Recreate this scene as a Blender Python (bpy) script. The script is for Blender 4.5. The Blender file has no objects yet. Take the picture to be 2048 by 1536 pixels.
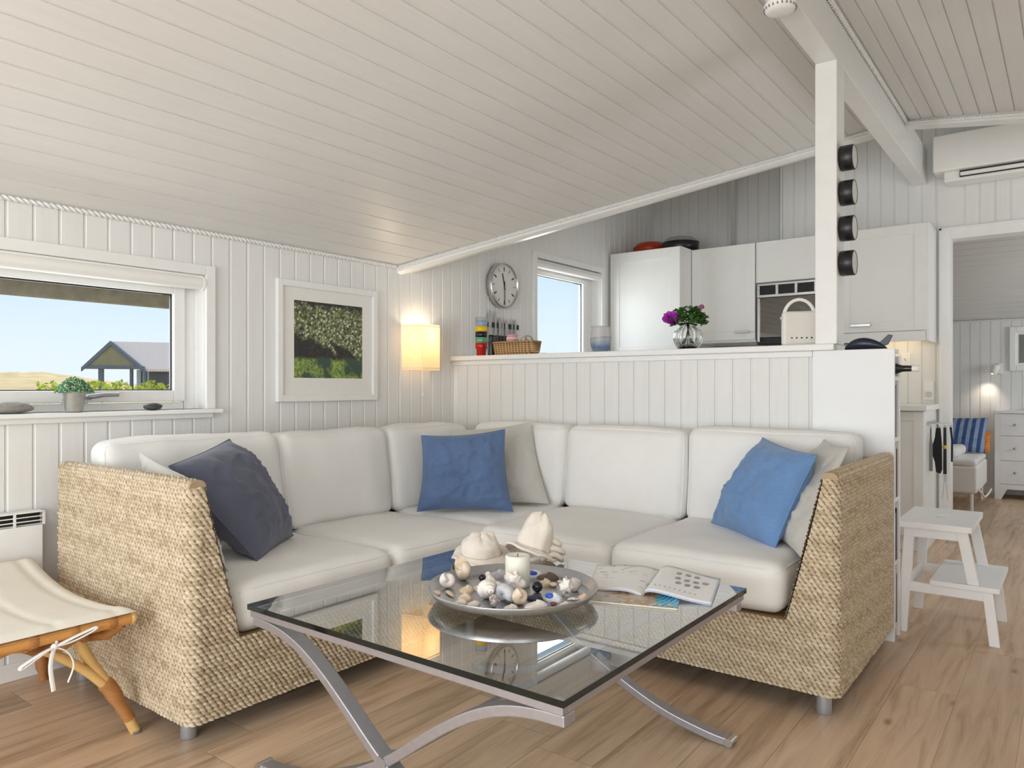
import bpy, math, random
import numpy as np
from mathutils import Vector, Matrix, noise
PI = math.pi
rnd = random.Random(7)
SC = bpy.context.scene
COL = SC.collection
WLOC = {}

# ------------------------------------------------------------------ mesh builder
class M:
    def __init__(s):
        s.v = []; s.f = []; s.m = []; s.sm = []
    def add(s, vs, fs, mi=0, smooth=False):
        b = len(s.v); s.v += [tuple(p) for p in vs]
        for f in fs:
            s.f.append(tuple(i + b for i in f)); s.m.append(mi); s.sm.append(smooth)
        return s
    def box(s, x0, y0, z0, x1, y1, z1, mi=0):
        vs = [(x, y, z) for x in (x0, x1) for y in (y0, y1) for z in (z0, z1)]
        return s.add(vs, [(0,1,3,2),(4,6,7,5),(0,4,5,1),(2,3,7,6),(0,2,6,4),(1,5,7,3)], mi)
    def obox(s, c, ax, ay, az, mi=0):
        c = Vector(c); ax = Vector(ax); ay = Vector(ay); az = Vector(az)
        vs = [c + ax*i + ay*j + az*k for i in (-1,1) for j in (-1,1) for k in (-1,1)]
        return s.add(vs, [(0,1,3,2),(4,6,7,5),(0,4,5,1),(2,3,7,6),(0,2,6,4),(1,5,7,3)], mi)
    def tube(s, pts, r, n=10, mi=0, caps=True, closed=False, smooth=True, sy=1.0):
        P = [Vector(p) for p in pts]; N = len(P)
        R = list(r) if isinstance(r, (list, tuple)) else [r]*N
        t0 = (P[1]-P[0]).normalized()
        up = Vector((0,0,1)) if abs(t0.z) < .9 else Vector((1,0,0))
        a = t0.cross(up).normalized(); vs = []
        for i in range(N):
            if closed: t = (P[(i+1) % N]-P[i-1])
            else: t = (P[min(i+1,N-1)]-P[max(i-1,0)])
            t = t.normalized() if t.length > 1e-9 else t0
            a = a - t*a.dot(t); a.normalize(); b = t.cross(a)
            for k in range(n):
                th = 2*PI*k/n; vs.append(P[i] + a*(math.cos(th)*R[i]) + b*(math.sin(th)*R[i]*sy))
        fs = []
        for i in range(N if closed else N-1):
            j = (i+1) % N
            for k in range(n):
                l = (k+1) % n; fs.append((i*n+k, i*n+l, j*n+l, j*n+k))
        s.add(vs, fs, mi, smooth)
        if caps and not closed:
            s.add(vs[:n], [tuple(range(n-1,-1,-1))], mi); s.add(vs[-n:], [tuple(range(n))], mi)
        return s
    def lathe(s, prof, c=(0,0,0), n=28, mi=0, mat=None, smooth=True, ripple=None, cap=True):
        c = Vector(c); vs = []; fs = []; L = len(prof)
        for r, z in prof:
            for k in range(n):
                th = 2*PI*k/n; rr = r*(1 + (ripple(th) if ripple else 0))
                p = Vector((rr*math.cos(th), rr*math.sin(th), z))
                vs.append((mat @ p if mat else p) + c)
        for i in range(L-1):
            for k in range(n):
                l = (k+1) % n; fs.append((i*n+k, i*n+l, (i+1)*n+l, (i+1)*n+k))
        s.add(vs, fs, mi, smooth)
        if prof[0][0] > 1e-5: s.add(vs[:n], [tuple(range(n-1,-1,-1))], mi)
        if prof[-1][0] > 1e-5 and cap and not (L == 2 and prof[0][0] < 1e-5): s.add(vs[-n:], [tuple(range(n))], mi)
        return s
    def prism(s, poly, ext, mi=0):
        e = Vector(ext); n = len(poly); a = [Vector(p) for p in poly]
        vs = a + [p + e for p in a]
        fs = [tuple(range(n-1,-1,-1)), tuple(range(n, 2*n))] + [(i, (i+1) % n, n+(i+1) % n, n+i) for i in range(n)]
        return s.add(vs, fs, mi)
    def grid(s, fn, nu, nv, mi=0, smooth=True, wrapu=False):
        vs = [fn(i/nu, j/nv) for i in range(nu if wrapu else nu+1) for j in range(nv+1)]
        W = nv+1; U = nu if wrapu else nu+1
        fs = [(i*W+j, ((i+1) % U)*W+j, ((i+1) % U)*W+j+1, i*W+j+1) for i in range(nu) for j in range(nv)]
        return s.add(vs, fs, mi, smooth)
    def ball(s, c, r, nu=14, nv=9, mi=0, R=None, jit=0.0, seed=0.0, freq=30):
        c = Vector(c); rx, ry, rz = r if isinstance(r, (tuple, list)) else (r, r, r)
        def fn(u, v):
            th = 2*PI*u; ph = PI*v - PI/2
            p = Vector((math.cos(ph)*math.cos(th), math.cos(ph)*math.sin(th), math.sin(ph)))
            k = 1 + (jit*noise.noise(p*2.2 + Vector((seed, seed, 0))) if jit else 0)
            p = Vector((p.x*rx*k, p.y*ry*k, p.z*rz*k))
            return (R @ p if R else p) + c
        return s.grid(fn, nu, nv, mi, True, True)

def build(name, mb, mats, parent=None, bevel=0.0, seg=2, origin=None, kind=None, smooth_all=False, sub=0, solid=0, weld=False):
    me = bpy.data.meshes.new(name)
    off = Vector(WLOC.get(parent.name, (0,0,0))) if parent else Vector(origin if origin is not None else (0,0,0))
    me.from_pydata([(x-off.x, y-off.y, z-off.z) for x, y, z in mb.v], [], mb.f)
    if not isinstance(mats, (list, tuple)): mats = [mats]
    for m in mats: me.materials.append(m)
    me.polygons.foreach_set('material_index', mb.m)
    me.polygons.foreach_set('use_smooth', [True]*len(mb.f) if smooth_all else mb.sm)
    me.update()
    o = bpy.data.objects.new(name, me); COL.objects.link(o)
    if parent:
        o.parent = parent; WLOC[o.name] = tuple(off)
    else:
        o.location = off; WLOC[o.name] = tuple(off)
    if weld:
        w = o.modifiers.new('weld', 'WELD'); w.merge_threshold = 1e-5
    if bevel:
        b = o.modifiers.new('bevel', 'BEVEL'); b.width = bevel; b.segments = seg; b.limit_method = 'ANGLE'; b.angle_limit = math.radians(40)
    if solid:
        b = o.modifiers.new('solid', 'SOLIDIFY'); b.thickness = solid; b.offset = 0
    if sub:
        b = o.modifiers.new('sub', 'SUBSURF'); b.levels = sub; b.render_levels = sub
    if kind: o['kind'] = kind
    return o
def tag(o, label, cat, group=None):
    o['label'] = label; o['category'] = cat
    if group: o['group'] = group
    return o
def thing(name, label, cat, loc=(0,0,0), group=None):
    o = bpy.data.objects.new(name, None); COL.objects.link(o); o.location = loc; o.empty_display_size = .1
    WLOC[o.name] = tuple(loc); return tag(o, label, cat, group)
def struct(name, mb, mats, **k): return build(name, mb, mats, kind='structure', **k)
def sempty(name, loc=(0,0,0)):
    o = bpy.data.objects.new(name, None); COL.objects.link(o); o.location = loc; o['kind'] = 'structure'
    WLOC[o.name] = tuple(loc); return o
def dup(root, loc, rotz=None, label=None):
    def cp(o, par):
        c = o.copy(); COL.objects.link(c)
        if par: c.parent = par
        for ch in list(o.children): cp(ch, c)
        return c
    r = cp(root, None); r.location = loc
    if rotz is not None: r.rotation_euler = (0,0,rotz)
    if label: r['label'] = label
    return r

# ------------------------------------------------------------------ materials
def lin(c):
    return tuple(((x/255)/12.92 if x/255 <= .04045 else ((x/255+.055)/1.055)**2.4) for x in c) + (1,)
def hexlin(r, g, b): return lin((r, g, b))
class NT:
    def __init__(s, name):
        s.mat = bpy.data.materials.new(name); s.mat.use_nodes = True; s.t = s.mat.node_tree
        s.b = s.t.nodes['Principled BSDF']; s.out = s.t.nodes['Material Output']
    def n(s, typ, **k):
        x = s.t.nodes.new(typ)
        for a, v in k.items():
            if a in x.inputs.keys() and not hasattr(type(x), a): x.inputs[a].default_value = v
            else: setattr(x, a, v)
        return x
    def l(s, a, b): s.t.links.new(a, b)
    def coord(s, scale=(1,1,1), kind='Object'):
        tc = s.n('ShaderNodeTexCoord'); mp = s.n('ShaderNodeMapping'); mp.inputs['Scale'].default_value = scale
        s.l(tc.outputs[kind], mp.inputs['Vector']); return mp.outputs['Vector']
    def noise(s, vec, scale, detail=3, rough=.55):
        x = s.n('ShaderNodeTexNoise'); x.inputs['Scale'].default_value = scale; x.inputs['Detail'].default_value = detail
        x.inputs['Roughness'].default_value = rough; s.l(vec, x.inputs['Vector']); return x.outputs['Fac']
    def ramp(s, fac, stops):
        r = s.n('ShaderNodeValToRGB'); e = r.color_ramp.elements
        while len(e) < len(stops): e.new(.5)
        for i, (p, c) in enumerate(stops): e[i].position = p; e[i].color = c
        s.l(fac, r.inputs['Fac']); return r.outputs['Color']
    def math(s, op, a, b=None, clamp=False):
        x = s.n('ShaderNodeMath'); x.operation = op; x.use_clamp = clamp
        for i, q in enumerate((a, b)):
            if q is None: continue
            if isinstance(q, (int, float)): x.inputs[i].default_value = q
            else: s.l(q, x.inputs[i])
        return x.outputs[0]
    def mixc(s, fac, a, b):
        x = s.n('ShaderNodeMix'); x.data_type = 'RGBA'
        for sk, q in ((x.inputs[0], fac), (x.inputs[6], a), (x.inputs[7], b)):
            if isinstance(q, (int, float, tuple)): sk.default_value = q
            else: s.l(q, sk)
        return x.outputs[2]
    def bump(s, h, strength=.3, dist=.002):
        x = s.n('ShaderNodeBump'); x.inputs['Strength'].default_value = strength; x.inputs['Distance'].default_value = dist
        s.l(h, x.inputs['Height']); s.l(x.outputs['Normal'], s.b.inputs['Normal'])
    def set(s, **k):
        for a, v in k.items(): s.b.inputs[a.replace('_', ' ')].default_value = v
        return s
def plain(name, c, rough=.5, metal=0.0, var=.06, scale=40, bump=.08, dist=.001, **k):
    t = NT(name); v = t.coord(); f = t.noise(v, scale, 4)
    a = tuple(x*(1-var) for x in c[:3])+(1,); b = tuple(min(1, x*(1+var)) for x in c[:3])+(1,)
    t.l(t.ramp(f, [(.3, a), (.7, b)]), t.b.inputs['Base Color'])
    t.set(Roughness=rough, Metallic=metal, **k)
    if bump: t.bump(f, bump, dist)
    return t.mat
def paint(name, c, rough, grain=(30,30,2.0), var=.035):
    t = NT(name); v = t.coord(grain); f = t.noise(v, 2.2, 6, .6); g = t.noise(t.coord(), 1.3, 2)
    a = tuple(x*(1-var) for x in c[:3])+(1,); b = tuple(min(1, x*(1+var)) for x in c[:3])+(1,)
    m = t.mixc(.3, t.ramp(f, [(.3, a), (.7, b)]), t.ramp(g, [(.35, a), (.65, b)]))
    t.l(m, t.b.inputs['Base Color']); t.set(Roughness=rough); t.bump(f, .12, .0012); return t.mat
W = hexlin(227, 227, 225)
MW_Z = paint('white_paint_vertical_grain', W, .5, (25,25,1.5))
MW_Y = paint('white_paint_ceiling', hexlin(222, 221, 218), .38, (22,1.5,22))
MW_X = paint('white_paint_long_grain', hexlin(222, 221, 218), .34, (1.5,22,22))
MTRIM = plain('white_gloss_trim', hexlin(234, 234, 232), .35, var=.02, scale=15, bump=.04)
MCAB = plain('white_lacquer', hexlin(230, 230, 227), .33, var=.015, scale=8, bump=.03)
MPLAST = plain('white_plastic', hexlin(235, 234, 230), .4, var=.01, scale=10, bump=0)
MFURN = plain('white_furniture_paint', hexlin(236, 236, 236), .4, var=.02, scale=12, bump=.05)
MBLACK = plain('black_plastic', (.012,.012,.014,1), .35, var=.1, bump=.03)
MDARK = plain('dark_recess', (.03,.03,.03,1), .7)
MSTEEL = plain('brushed_steel', (.62,.62,.62,1), .28, 1.0, var=.06, scale=90, bump=.06)
MPEWTER = plain('satin_grey_metal', hexlin(172,170,176), .38, .75, var=.05, scale=60, bump=.05)
MALU = plain('aluminium', hexlin(190,196,206), .35, .7, var=.05, scale=60, bump=.05)
MZINC = plain('zinc', hexlin(190,188,184), .4, .8, var=.1, scale=50, bump=.1)

def mk_floor():
    t = NT('oak_floor'); tc = t.n('ShaderNodeTexCoord'); sx = t.n('ShaderNodeSeparateXYZ'); t.l(tc.outputs['Object'], sx.inputs[0])
    w = .195
    bx = t.math('DIVIDE', t.math('SUBTRACT', sx.outputs['X'], 2.45), w)      # plank index across
    i = t.math('FLOOR', bx); fx = t.math('FRACT', bx)
    wn = t.n('ShaderNodeTexWhiteNoise'); wn.noise_dimensions = '1D'; t.l(i, wn.inputs['W'])
    yy = t.math('ADD', t.math('DIVIDE', sx.outputs['Y'], 2.1), t.math('MULTIPLY', wn.outputs['Value'], 3.7))
    j = t.math('FLOOR', yy); fy = t.math('FRACT', yy)
    w2 = t.n('ShaderNodeTexWhiteNoise'); w2.noise_dimensions = '2D'; cb = t.n('ShaderNodeCombineXYZ'); t.l(i, cb.inputs[0]); t.l(j, cb.inputs[1]); t.l(cb.outputs[0], w2.inputs['Vector'])
    off = t.n('ShaderNodeVectorMath'); off.operation = 'MULTIPLY_ADD'; off.inputs[1].default_value = (30,30,30)
    t.l(w2.outputs['Color'], off.inputs[0]); t.l(tc.outputs['Object'], off.inputs[2])
    mp = t.n('ShaderNodeMapping'); mp.inputs['Scale'].default_value = (14,1.1,1); t.l(off.outputs[0], mp.inputs['Vector'])
    g = t.n('ShaderNodeTexNoise'); g.inputs['Scale'].default_value = 1.6; g.inputs['Detail'].default_value = 8; g.inputs['Roughness'].default_value = .62; g.inputs['Distortion'].default_value = .7
    t.l(mp.outputs[0], g.inputs['Vector'])
    base = t.ramp(g.outputs['Fac'], [(.28, hexlin(162,134,108)), (.5, hexlin(204,175,146)), (.72, hexlin(219,193,164))])
    tone = t.ramp(w2.outputs['Value'], [(0, (.84,.83,.82,1)), (.5, (1,1,1,1)), (1, (1.08,1.06,1.04,1))])
    mul = t.n('ShaderNodeMix'); mul.data_type = 'RGBA'; mul.blend_type = 'MULTIPLY'; mul.inputs[0].default_value = 1
    t.l(base, mul.inputs[6]); t.l(tone, mul.inputs[7])
    mk = t.n('ShaderNodeMapping'); mk.inputs['Scale'].default_value = (5,2.2,1); t.l(off.outputs[0], mk.inputs['Vector'])
    vo = t.n('ShaderNodeTexVoronoi'); vo.inputs['Scale'].default_value = 1.0; t.l(mk.outputs[0], vo.inputs['Vector'])
    kn = t.ramp(vo.outputs['Distance'], [(0.02, (1,1,1,1)), (.09, (0,0,0,1))])
    c1 = t.mixc(t.math('MULTIPLY', kn, .55), mul.outputs[2], hexlin(88,62,44))
    ex = t.math('MINIMUM', fx, t.math('SUBTRACT', 1, fx)); ey = t.math('MULTIPLY', t.math('MINIMUM', fy, t.math('SUBTRACT', 1, fy)), 2.1/w)
    e = t.math('MINIMUM', ex, ey)
    seam = t.math('SUBTRACT', 1, t.math('DIVIDE', e, .009), True)
    c2 = t.mixc(t.math('MULTIPLY', seam, .5), c1, hexlin(92,66,48))
    t.l(c2, t.b.inputs['Base Color']); t.set(Roughness=.42)
    h = t.math('SUBTRACT', t.math('MULTIPLY', g.outputs['Fac'], .25), seam); t.bump(h, .35, .002)
    return t.mat
MFLOOR = mk_floor()

def mk_weave():
    t = NT('seagrass_weave'); at = t.n('ShaderNodeAttribute'); at.attribute_name = 'tone'
    f = t.noise(t.coord(), 220, 3)
    c = t.ramp(at.outputs['Fac'], [(0, hexlin(168,148,120)), (.45, hexlin(202,185,157)), (1, hexlin(222,208,184))])
    c2 = t.mixc(t.math('MULTIPLY', f, .3), c, hexlin(150,124,90)); a2 = t.n('ShaderNodeAttribute'); a2.attribute_name = 'gap'
    t.l(t.mixc(a2.outputs['Fac'], c2, hexlin(70,54,38)), t.b.inputs['Base Color'])   # shade between the strands painted into the colour
    t.set(Roughness=.7); t.bump(f, .25, .001); return t.mat
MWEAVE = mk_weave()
def mk_fabric(name, c, var=.06, rough=.9, weave=900, bump=.25, big=.06, sheen=.2):
    t = NT(name); v = t.coord()
    f = t.noise(v, weave, 2); g = t.noise(v, 7, 5, .65); h = t.noise(t.coord((3,60,60)), 6, 3)
    a = tuple(x*(1-var-big) for x in c[:3])+(1,); b = tuple(min(1, x*(1+var+big)) for x in c[:3])+(1,)
    k = t.math('ADD', t.math('MULTIPLY', g, .6), t.math('MULTIPLY', h, .4))
    t.l(t.ramp(k, [(.32, a), (.68, b)]), t.b.inputs['Base Color']); t.set(Roughness=rough, Sheen_Weight=sheen)
    t.bump(t.math('ADD', f, t.math('MULTIPLY', h, .5)), bump, .0012); return t.mat
MCUSH = mk_fabric('off_white_cotton', hexlin(231,230,227), .015, big=.015, bump=.12, sheen=.05)
MOTT = mk_fabric('cream_cotton', hexlin(226,221,209), .015, big=.02, bump=.15, sheen=.05)
MNAVY = mk_fabric('navy_linen', hexlin(88,92,110), .08, big=.10)
MBLUE = mk_fabric('denim_blue_linen', hexlin(88,112,150), .08, big=.09)
MSKY = mk_fabric('sky_blue_linen', hexlin(102,138,184), .07, big=.08)
MGREY = mk_fabric('pale_grey_linen', hexlin(196,193,186), .03, big=.03)
MLINEN = mk_fabric('natural_linen', hexlin(230,220,208), .04, big=.05)
MBED = mk_fabric('white_bed_linen', hexlin(232,230,226), .02, big=.02, sheen=.05)

def mk_glass(name, tint=(1,1,1,1), mult=1.0, rough=0.0):
    t = NT(name); t.t.nodes.remove(t.b)
    ge = t.n('ShaderNodeNewGeometry'); ior = t.math('ADD', 1.5, t.math('MULTIPLY', ge.outputs['Backfacing'], 1/1.5-1.5))
    fr = t.n('ShaderNodeFresnel'); t.l(ior, fr.inputs['IOR'])
    tr = t.n('ShaderNodeBsdfTransparent'); tr.inputs['Color'].default_value = tint
    gl = t.n('ShaderNodeBsdfGlossy'); gl.inputs['Roughness'].default_value = rough
    mx = t.n('ShaderNodeMixShader'); t.l(t.math('MULTIPLY', fr.outputs[0], mult, True), mx.inputs[0])
    t.l(tr.outputs[0], mx.inputs[1]); t.l(gl.outputs[0], mx.inputs[2]); t.l(mx.outputs[0], t.out.inputs['Surface'])
    return t.mat
MGLASS = mk_glass('window_glass', (.97,.985,.99,1), 1.0)
MTABLE = mk_glass('table_glass', (.83,.905,.885,1), 3.1)
MCLEAR = mk_glass('clear_tumbler_glass', (.96,.97,.97,1), 1.8)
MEDGE = plain('dark_green_glass_edge', (.002,.007,.007,1), .06, bump=0)
def mk_realglass(name, c=(1,1,1,1)):
    t = NT(name); t.set(Base_Color=c, Roughness=.0, Transmission_Weight=1.0, IOR=1.45); return t.mat
MVASE = mk_realglass('ribbed_vase_glass', (.97,.99,.98,1))
def emit(name, c, st):
    t = NT(name); t.set(Base_Color=c, Roughness=.6, Emission_Color=c, Emission_Strength=st); return t.mat
MRATTAN = plain('golden_rattan', hexlin(198,142,76), .32, var=.14, scale=9, bump=.05)
MRATTANL = plain('pale_cane', hexlin(214,176,112), .36, var=.12, scale=14, bump=.05)
def mk_wrap():
    t = NT('cane_binding'); wv = t.n('ShaderNodeTexWave'); wv.inputs['Scale'].default_value = 70; wv.bands_direction = 'Z'
    wv.inputs['Distortion'].default_value = 1.2; t.l(t.coord(), wv.inputs['Vector'])
    t.l(t.ramp(wv.outputs['Fac'], [(.2, hexlin(158,104,54)), (.7, hexlin(194,136,76))]), t.b.inputs['Base Color'])
    t.set(Roughness=.45); t.bump(wv.outputs['Fac'], .7, .002); return t.mat
MWRAP = mk_wrap()

# ------------------------------------------------------------------ panelling
def panel(mb, O, U, V, N, u0, u1, v0, v1, pitch=.0918, ph=0.0, mi=0, wide=.0065, deep=.0056):
    O = Vector(O); U = Vector(U); V = Vector(V); N = Vector(N)
    fv0 = v0 if callable(v0) else (lambda u: v0); fv1 = v1 if callable(v1) else (lambda u: v1)
    pr = [(u0, 0.0)]
    k = math.ceil((u0 - ph)/pitch)
    while True:
        c = ph + k*pitch
        if c > u1 - .006: break
        if c > u0 + .006:
            pr += [(c-wide, 0), (c-wide*.8, -deep), (c-wide*.35, -deep), (c-wide*.3, -deep*.45), (c+wide*.65, -deep*.45), (c+wide, 0)]
        k += 1
    pr.append((u1, 0.0))
    vs = []
    for u, d in pr:
        vs.append(O + U*u + V*fv0(u) + N*d); vs.append(O + U*u + V*fv1(u) + N*d)
    mb.add(vs, [(2*i, 2*i+2, 2*i+3, 2*i+1) for i in range(len(pr)-1)], mi)
def rope(mb, pts, r=.011, twist=.055, n=7, mi=0):
    # two strands twisted about a polyline
    P = [Vector(p) for p in pts]; L = [0]
    for a, b in zip(P, P[1:]): L.append(L[-1] + (b-a).length)
    tot = L[-1]; N = max(8, int(tot/(twist/9)))
    for sft in (0, PI):
        q = []
        for i in range(N+1):
            d = tot*i/N; k = 0
            while k < len(P)-2 and d > L[k+1]: k += 1
            t = (P[k+1]-P[k]).normalized(); c = P[k] + t*(d-L[k])
            a = t.cross(Vector((.3,.2,1))).normalized(); b = t.cross(a); th = 2*PI*d/twist + sft
            q.append(c + a*math.cos(th)*r*.55 + b*math.sin(th)*r*.55)
        mb.tube(q, r*.62, n, mi)
# ------------------------------------------------------------------ room shell  (x: out from window wall, y: along it, z: up)
XR = 4.55; YB = -2.4; YH = 3.55; YF = 6.13; YE = 9.1
S = .45
def zl(x): return 1.81 + S*x                      # living ceiling, window side
def zk(y): return 1.81 + .441*(y-3.05)            # kitchen ceiling
m = M(); m.box(-.02, YB-.1, -.06, XR+.1, YE+.1, 0.0); struct('floor', m, MFLOOR)

# wall_left with two window openings; the gable part rises with the kitchen ceiling
PH = 1.052
W1 = (.15, 1.84, 1.0, 1.61); W2 = (4.46, 5.40, 1.30, 2.06)
m = M(); UV = ((0,0,0), (0,1,0), (0,0,1), (1,0,0))
def lw(y0, y1, z0, z1): panel(m, *UV, y0, y1, z0, z1, ph=PH)
lw(YB, W1[0], 0, 1.83); lw(W1[0], W1[1], 0, W1[2]); lw(W1[0], W1[1], W1[3], 1.83); lw(W1[1], 3.05, 0, 1.83)
top = lambda u: zk(u)+.02
lw(3.05, W2[0], 0, top); lw(W2[0], W2[1], 0, W2[2]); lw(W2[0], W2[1], W2[3], top); lw(W2[1], YF+.285, 0, top)
for y0, y1, z0, z1 in (W1, W2):                    # reveals of the openings
    m.box(-.13, y0-.012, z0-.012, -.001, y0, z1+.012, 1); m.box(-.13, y1, z0-.012, -.001, y1+.012, z1+.012, 1)
    m.box(-.13, y0, z1, -.001, y1, z1+.012, 1); m.box(-.13, y0, z0-.012, -.001, y1, z0, 1)
struct('wall_left', m, [MW_Z, MTRIM])

# far wall (kitchen / bedroom), doorway x 2.46-3.30, recess left of x=1.28
D0, D1, DZ = 2.47, 3.32, 2.16
m = M()
def fw(x0, x1, z0, z1, y=YF, ph=.721): panel(m, (0,y,0), (1,0,0), (0,0,1), (0,-1,0), x0, x1, z0, z1, pitch=.0915, ph=ph)
fw(0, 1.284, 0, 3.25, YF+.28); m.box(1.266, YF, 0, 1.286, YF+.28, 3.25)
fw(1.284, D0, 0, 3.25, ph=1.284); fw(D0, D1, DZ, 3.25, ph=2.375); fw(D1, XR, 0, 3.25, ph=2.375)
m.box(D0-.012, YF+.001, 0, D0, YF+.13, DZ+.012, 1); m.box(D1, YF+.001, 0, D1+.012, YF+.13, DZ+.012, 1); m.box(D0, YF+.001, DZ, D1, YF+.13, DZ+.012, 1)
struct('wall_far', m, [MW_Z, MTRIM])

# half wall with cap, kitchen side flush
m = M(); panel(m, (0,YH,0), (1,0,0), (0,0,1), (0,-1,0), .002, 2.215, 0, 1.238, pitch=.0905, ph=.119)
m.box(.002, YH+.012, 0, 2.215, YH+.11, 1.266)
struct('wall_middle', m, MW_Z)
m = M(); m.box(.002, YH-.014, 1.238, 2.215, YH+.012, 1.266); struct('trim_1', m, MTRIM, bevel=.003)
m = M(); m.box(.003, YH-.042, 1.266, 2.314, YH+.165, 1.295); struct('trim_2', m, MTRIM, bevel=.004)
m = M(); m.box(.002, YH-.005, .0, .036, YH+.0, 1.266); struct('trim_3', m, MTRIM)

# back and right walls (behind the camera) with openings; right ones added for fill
m = M()
panel(m, (0,YB,0), (1,0,0), (0,0,1), (0,1,0), 0, .7, 0, lambda u: zl(u)+.02)
panel(m, (0,YB,0), (1,0,0), (0,0,1), (0,1,0), .7, 3.9, 2.12, lambda u: min(zl(u), 2.81-S*(u-2.275))+.02)
panel(m, (0,YB,0), (1,0,0), (0,0,1), (0,1,0), 3.9, XR, 0, 2.2)
for x in (.7, 1.74, 2.78, 3.86): m.box(x, YB-.08, 0, x+.045, YB+.01, 2.12, 1)
m.box(.7, YB-.08, 2.07, 3.9, YB+.01, 2.12, 1); m.box(.7, YB-.08, 0, 3.9, YB+.01, .07, 1)
struct('wall_back', m, [MW_Z, MTRIM])
m = M()
def rw(y0, y1, z0, z1): panel(m, (XR,0,0), (0,1,0), (0,0,1), (-1,0,0), y0, y1, z0, z1)
rw(YB, -1.7, 0, 2.2); rw(-1.7, -.1, 0, .8); rw(-1.7, -.1, 1.7, 2.2); rw(-.1, 2.4, 0, 2.2); rw(2.4, 4.4, 0, 3.3); rw(4.4, 5.6, 0, .9); rw(4.4, 5.6, 2.05, 3.3); rw(5.6, 7.2, 0, 3.3)
rw(7.2, 8.5, 0, .9); rw(7.2, 8.5, 2.0, 3.3); rw(8.5, YE, 0, 3.3)
for y0, y1, z0, z1 in ((-1.7,-.1,.8,1.7), (4.4,5.6,.9,2.05), (7.2,8.5,.9,2.0)):
    for y in (y0, (y0+y1)/2-.02, y1-.04): m.box(XR-.005, y, z0, XR+.06, y+.04, z1, 1)
    m.box(XR-.005, y0, z0, XR+.06, y1, z0+.04, 1); m.box(XR-.005, y0, z1-.04, XR+.06, y1, z1, 1)
struct('wall_right', m, [MW_Z, MTRIM])

# bedroom shell
m = M(); panel(m, (0,YE,0), (1,0,0), (0,0,1), (0,-1,0), .8, XR, 0, 1.81, pitch=.0905, ph=2.217)
struct('wall_bedroom', m, MW_Z)
m = M(); panel(m, (.8,0,0), (0,1,0), (0,0,1), (1,0,0), YF+.13, YE, 0, 3.2); struct('wall_bedroom_side', m, MW_Z)
m = M(); panel(m, (0,YE,1.80), (0,-1,S), (1,0,0), (0,0,-1), 0, YE-YF-.1, .8, XR, pitch=.088, wide=.008)
struct('ceiling_bedroom', m, MW_X)
m = M(); rope(m, [(.85,YE-.012,1.79), (4.4,YE-.012,1.79)], .010, .05, 5); struct('trim_4', m, MTRIM)
m = M(); m.box(D0-.056, YF-.018, 0, D0+.0, YF+.0, DZ+.07); m.box(D0, YF-.018, DZ, D1, YF, DZ+.07); m.box(D1, YF-.018, 0, D1+.06, YF, DZ+.07)
m.box(D0-.070, YF-.024, 0, D0-.052, YF, DZ+.084); m.box(D0-.07, YF-.024, DZ+.066, D1+.07, YF, DZ+.084)
struct('door_1', m, MTRIM, bevel=.003)

# living ceiling: two slopes cut by the valley lines, boards run along y
c = math.hypot(1, S); XB0, XB1 = 2.228, 2.322
m = M()
panel(m, (0,0,1.81), (1/c,0,S/c), (0,1,0), (S,0,-1), 0, XB0*c, YB, lambda u: 3.05+1.02*u/c, pitch=.0916, ph=.098*c, wide=.0055, deep=.0044)
struct('ceiling_left', m, MW_Y)
m = M(); yv = lambda u: 5.24-1.06*u/c
panel(m, (XB1,0,2.79), (1/c,0,-S/c), (0,1,0), (-S,0,-1), 0, (XR-XB1)*c, YB, yv, pitch=.0916, ph=.03, wide=.0065, deep=.006)
struct('ceiling_right', m, MW_Y)
m = M(); pts = [(0,3.05),(XB0,3.05+1.02*XB0),(XB1,5.24),(XR,5.24-1.06*(XR-XB1)),(XR,YF+.3),(0,YF+.3)]
m.add([(x,y,zk(y)+.012) for x,y in pts], [(0,1,2,3,4,5)]); struct('ceiling_kitchen', m, MW_X)
# valley trims: a bevelled board under each cut edge, with a rope along its top
def valley(a, b, name, ropename, side):
    a = Vector(a); b = Vector(b); d = (b-a).normalized(); n = Vector((-d.y, d.x, 0)).normalized()*side
    up = Vector((0,0,1)); mm = M()
    sec = [(-.004,.02),(-.004,-.034),(.022,-.052),(.100,-.052),(.100,.03)]
    vs = [p + n*q[0] + up*q[1] for p in (a, b) for q in sec]; k = len(sec)
    mm.add(vs, [(i,(i+1)%k,k+(i+1)%k,k+i) for i in range(k)] + [tuple(range(k-1,-1,-1)), tuple(range(k,2*k))])
    struct(name, mm, MTRIM, bevel=.003)
    mm = M(); rope(mm, [a - n*.010 - up*.012, b - n*.010 - up*.012], .0095, .045, 5); struct(ropename, mm, MTRIM)
valley((0.0,3.05,1.81), (XB0,3.05+1.02*XB0,zl(XB0)), 'trim_5', 'trim_6', 1)
valley((XB1,5.24,2.79), (XR,5.24-1.06*(XR-XB1),2.79-S*(XR-XB1)), 'trim_7', 'trim_8', 1)
m = M(); rope(m, [(.010,YB,1.803), (.010,3.04,1.803)], .0098, .046, 7); struct('trim_9', m, MTRIM)
m = M(); rope(m, [(XB1+.012,YB,2.772), (XB1+.012,5.2,2.772)], .011, .05, 6); struct('trim_10', m, MTRIM)
m = M(); m.box(.0, YB, 0, .014, 3.54, .065); struct('baseboard_left', m, MTRIM, bevel=.003)
m = M(); m.box(.82, YE-.014, 0, 2.58, YE, .065); struct('baseboard_bedroom', m, MTRIM, bevel=.003)
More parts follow.
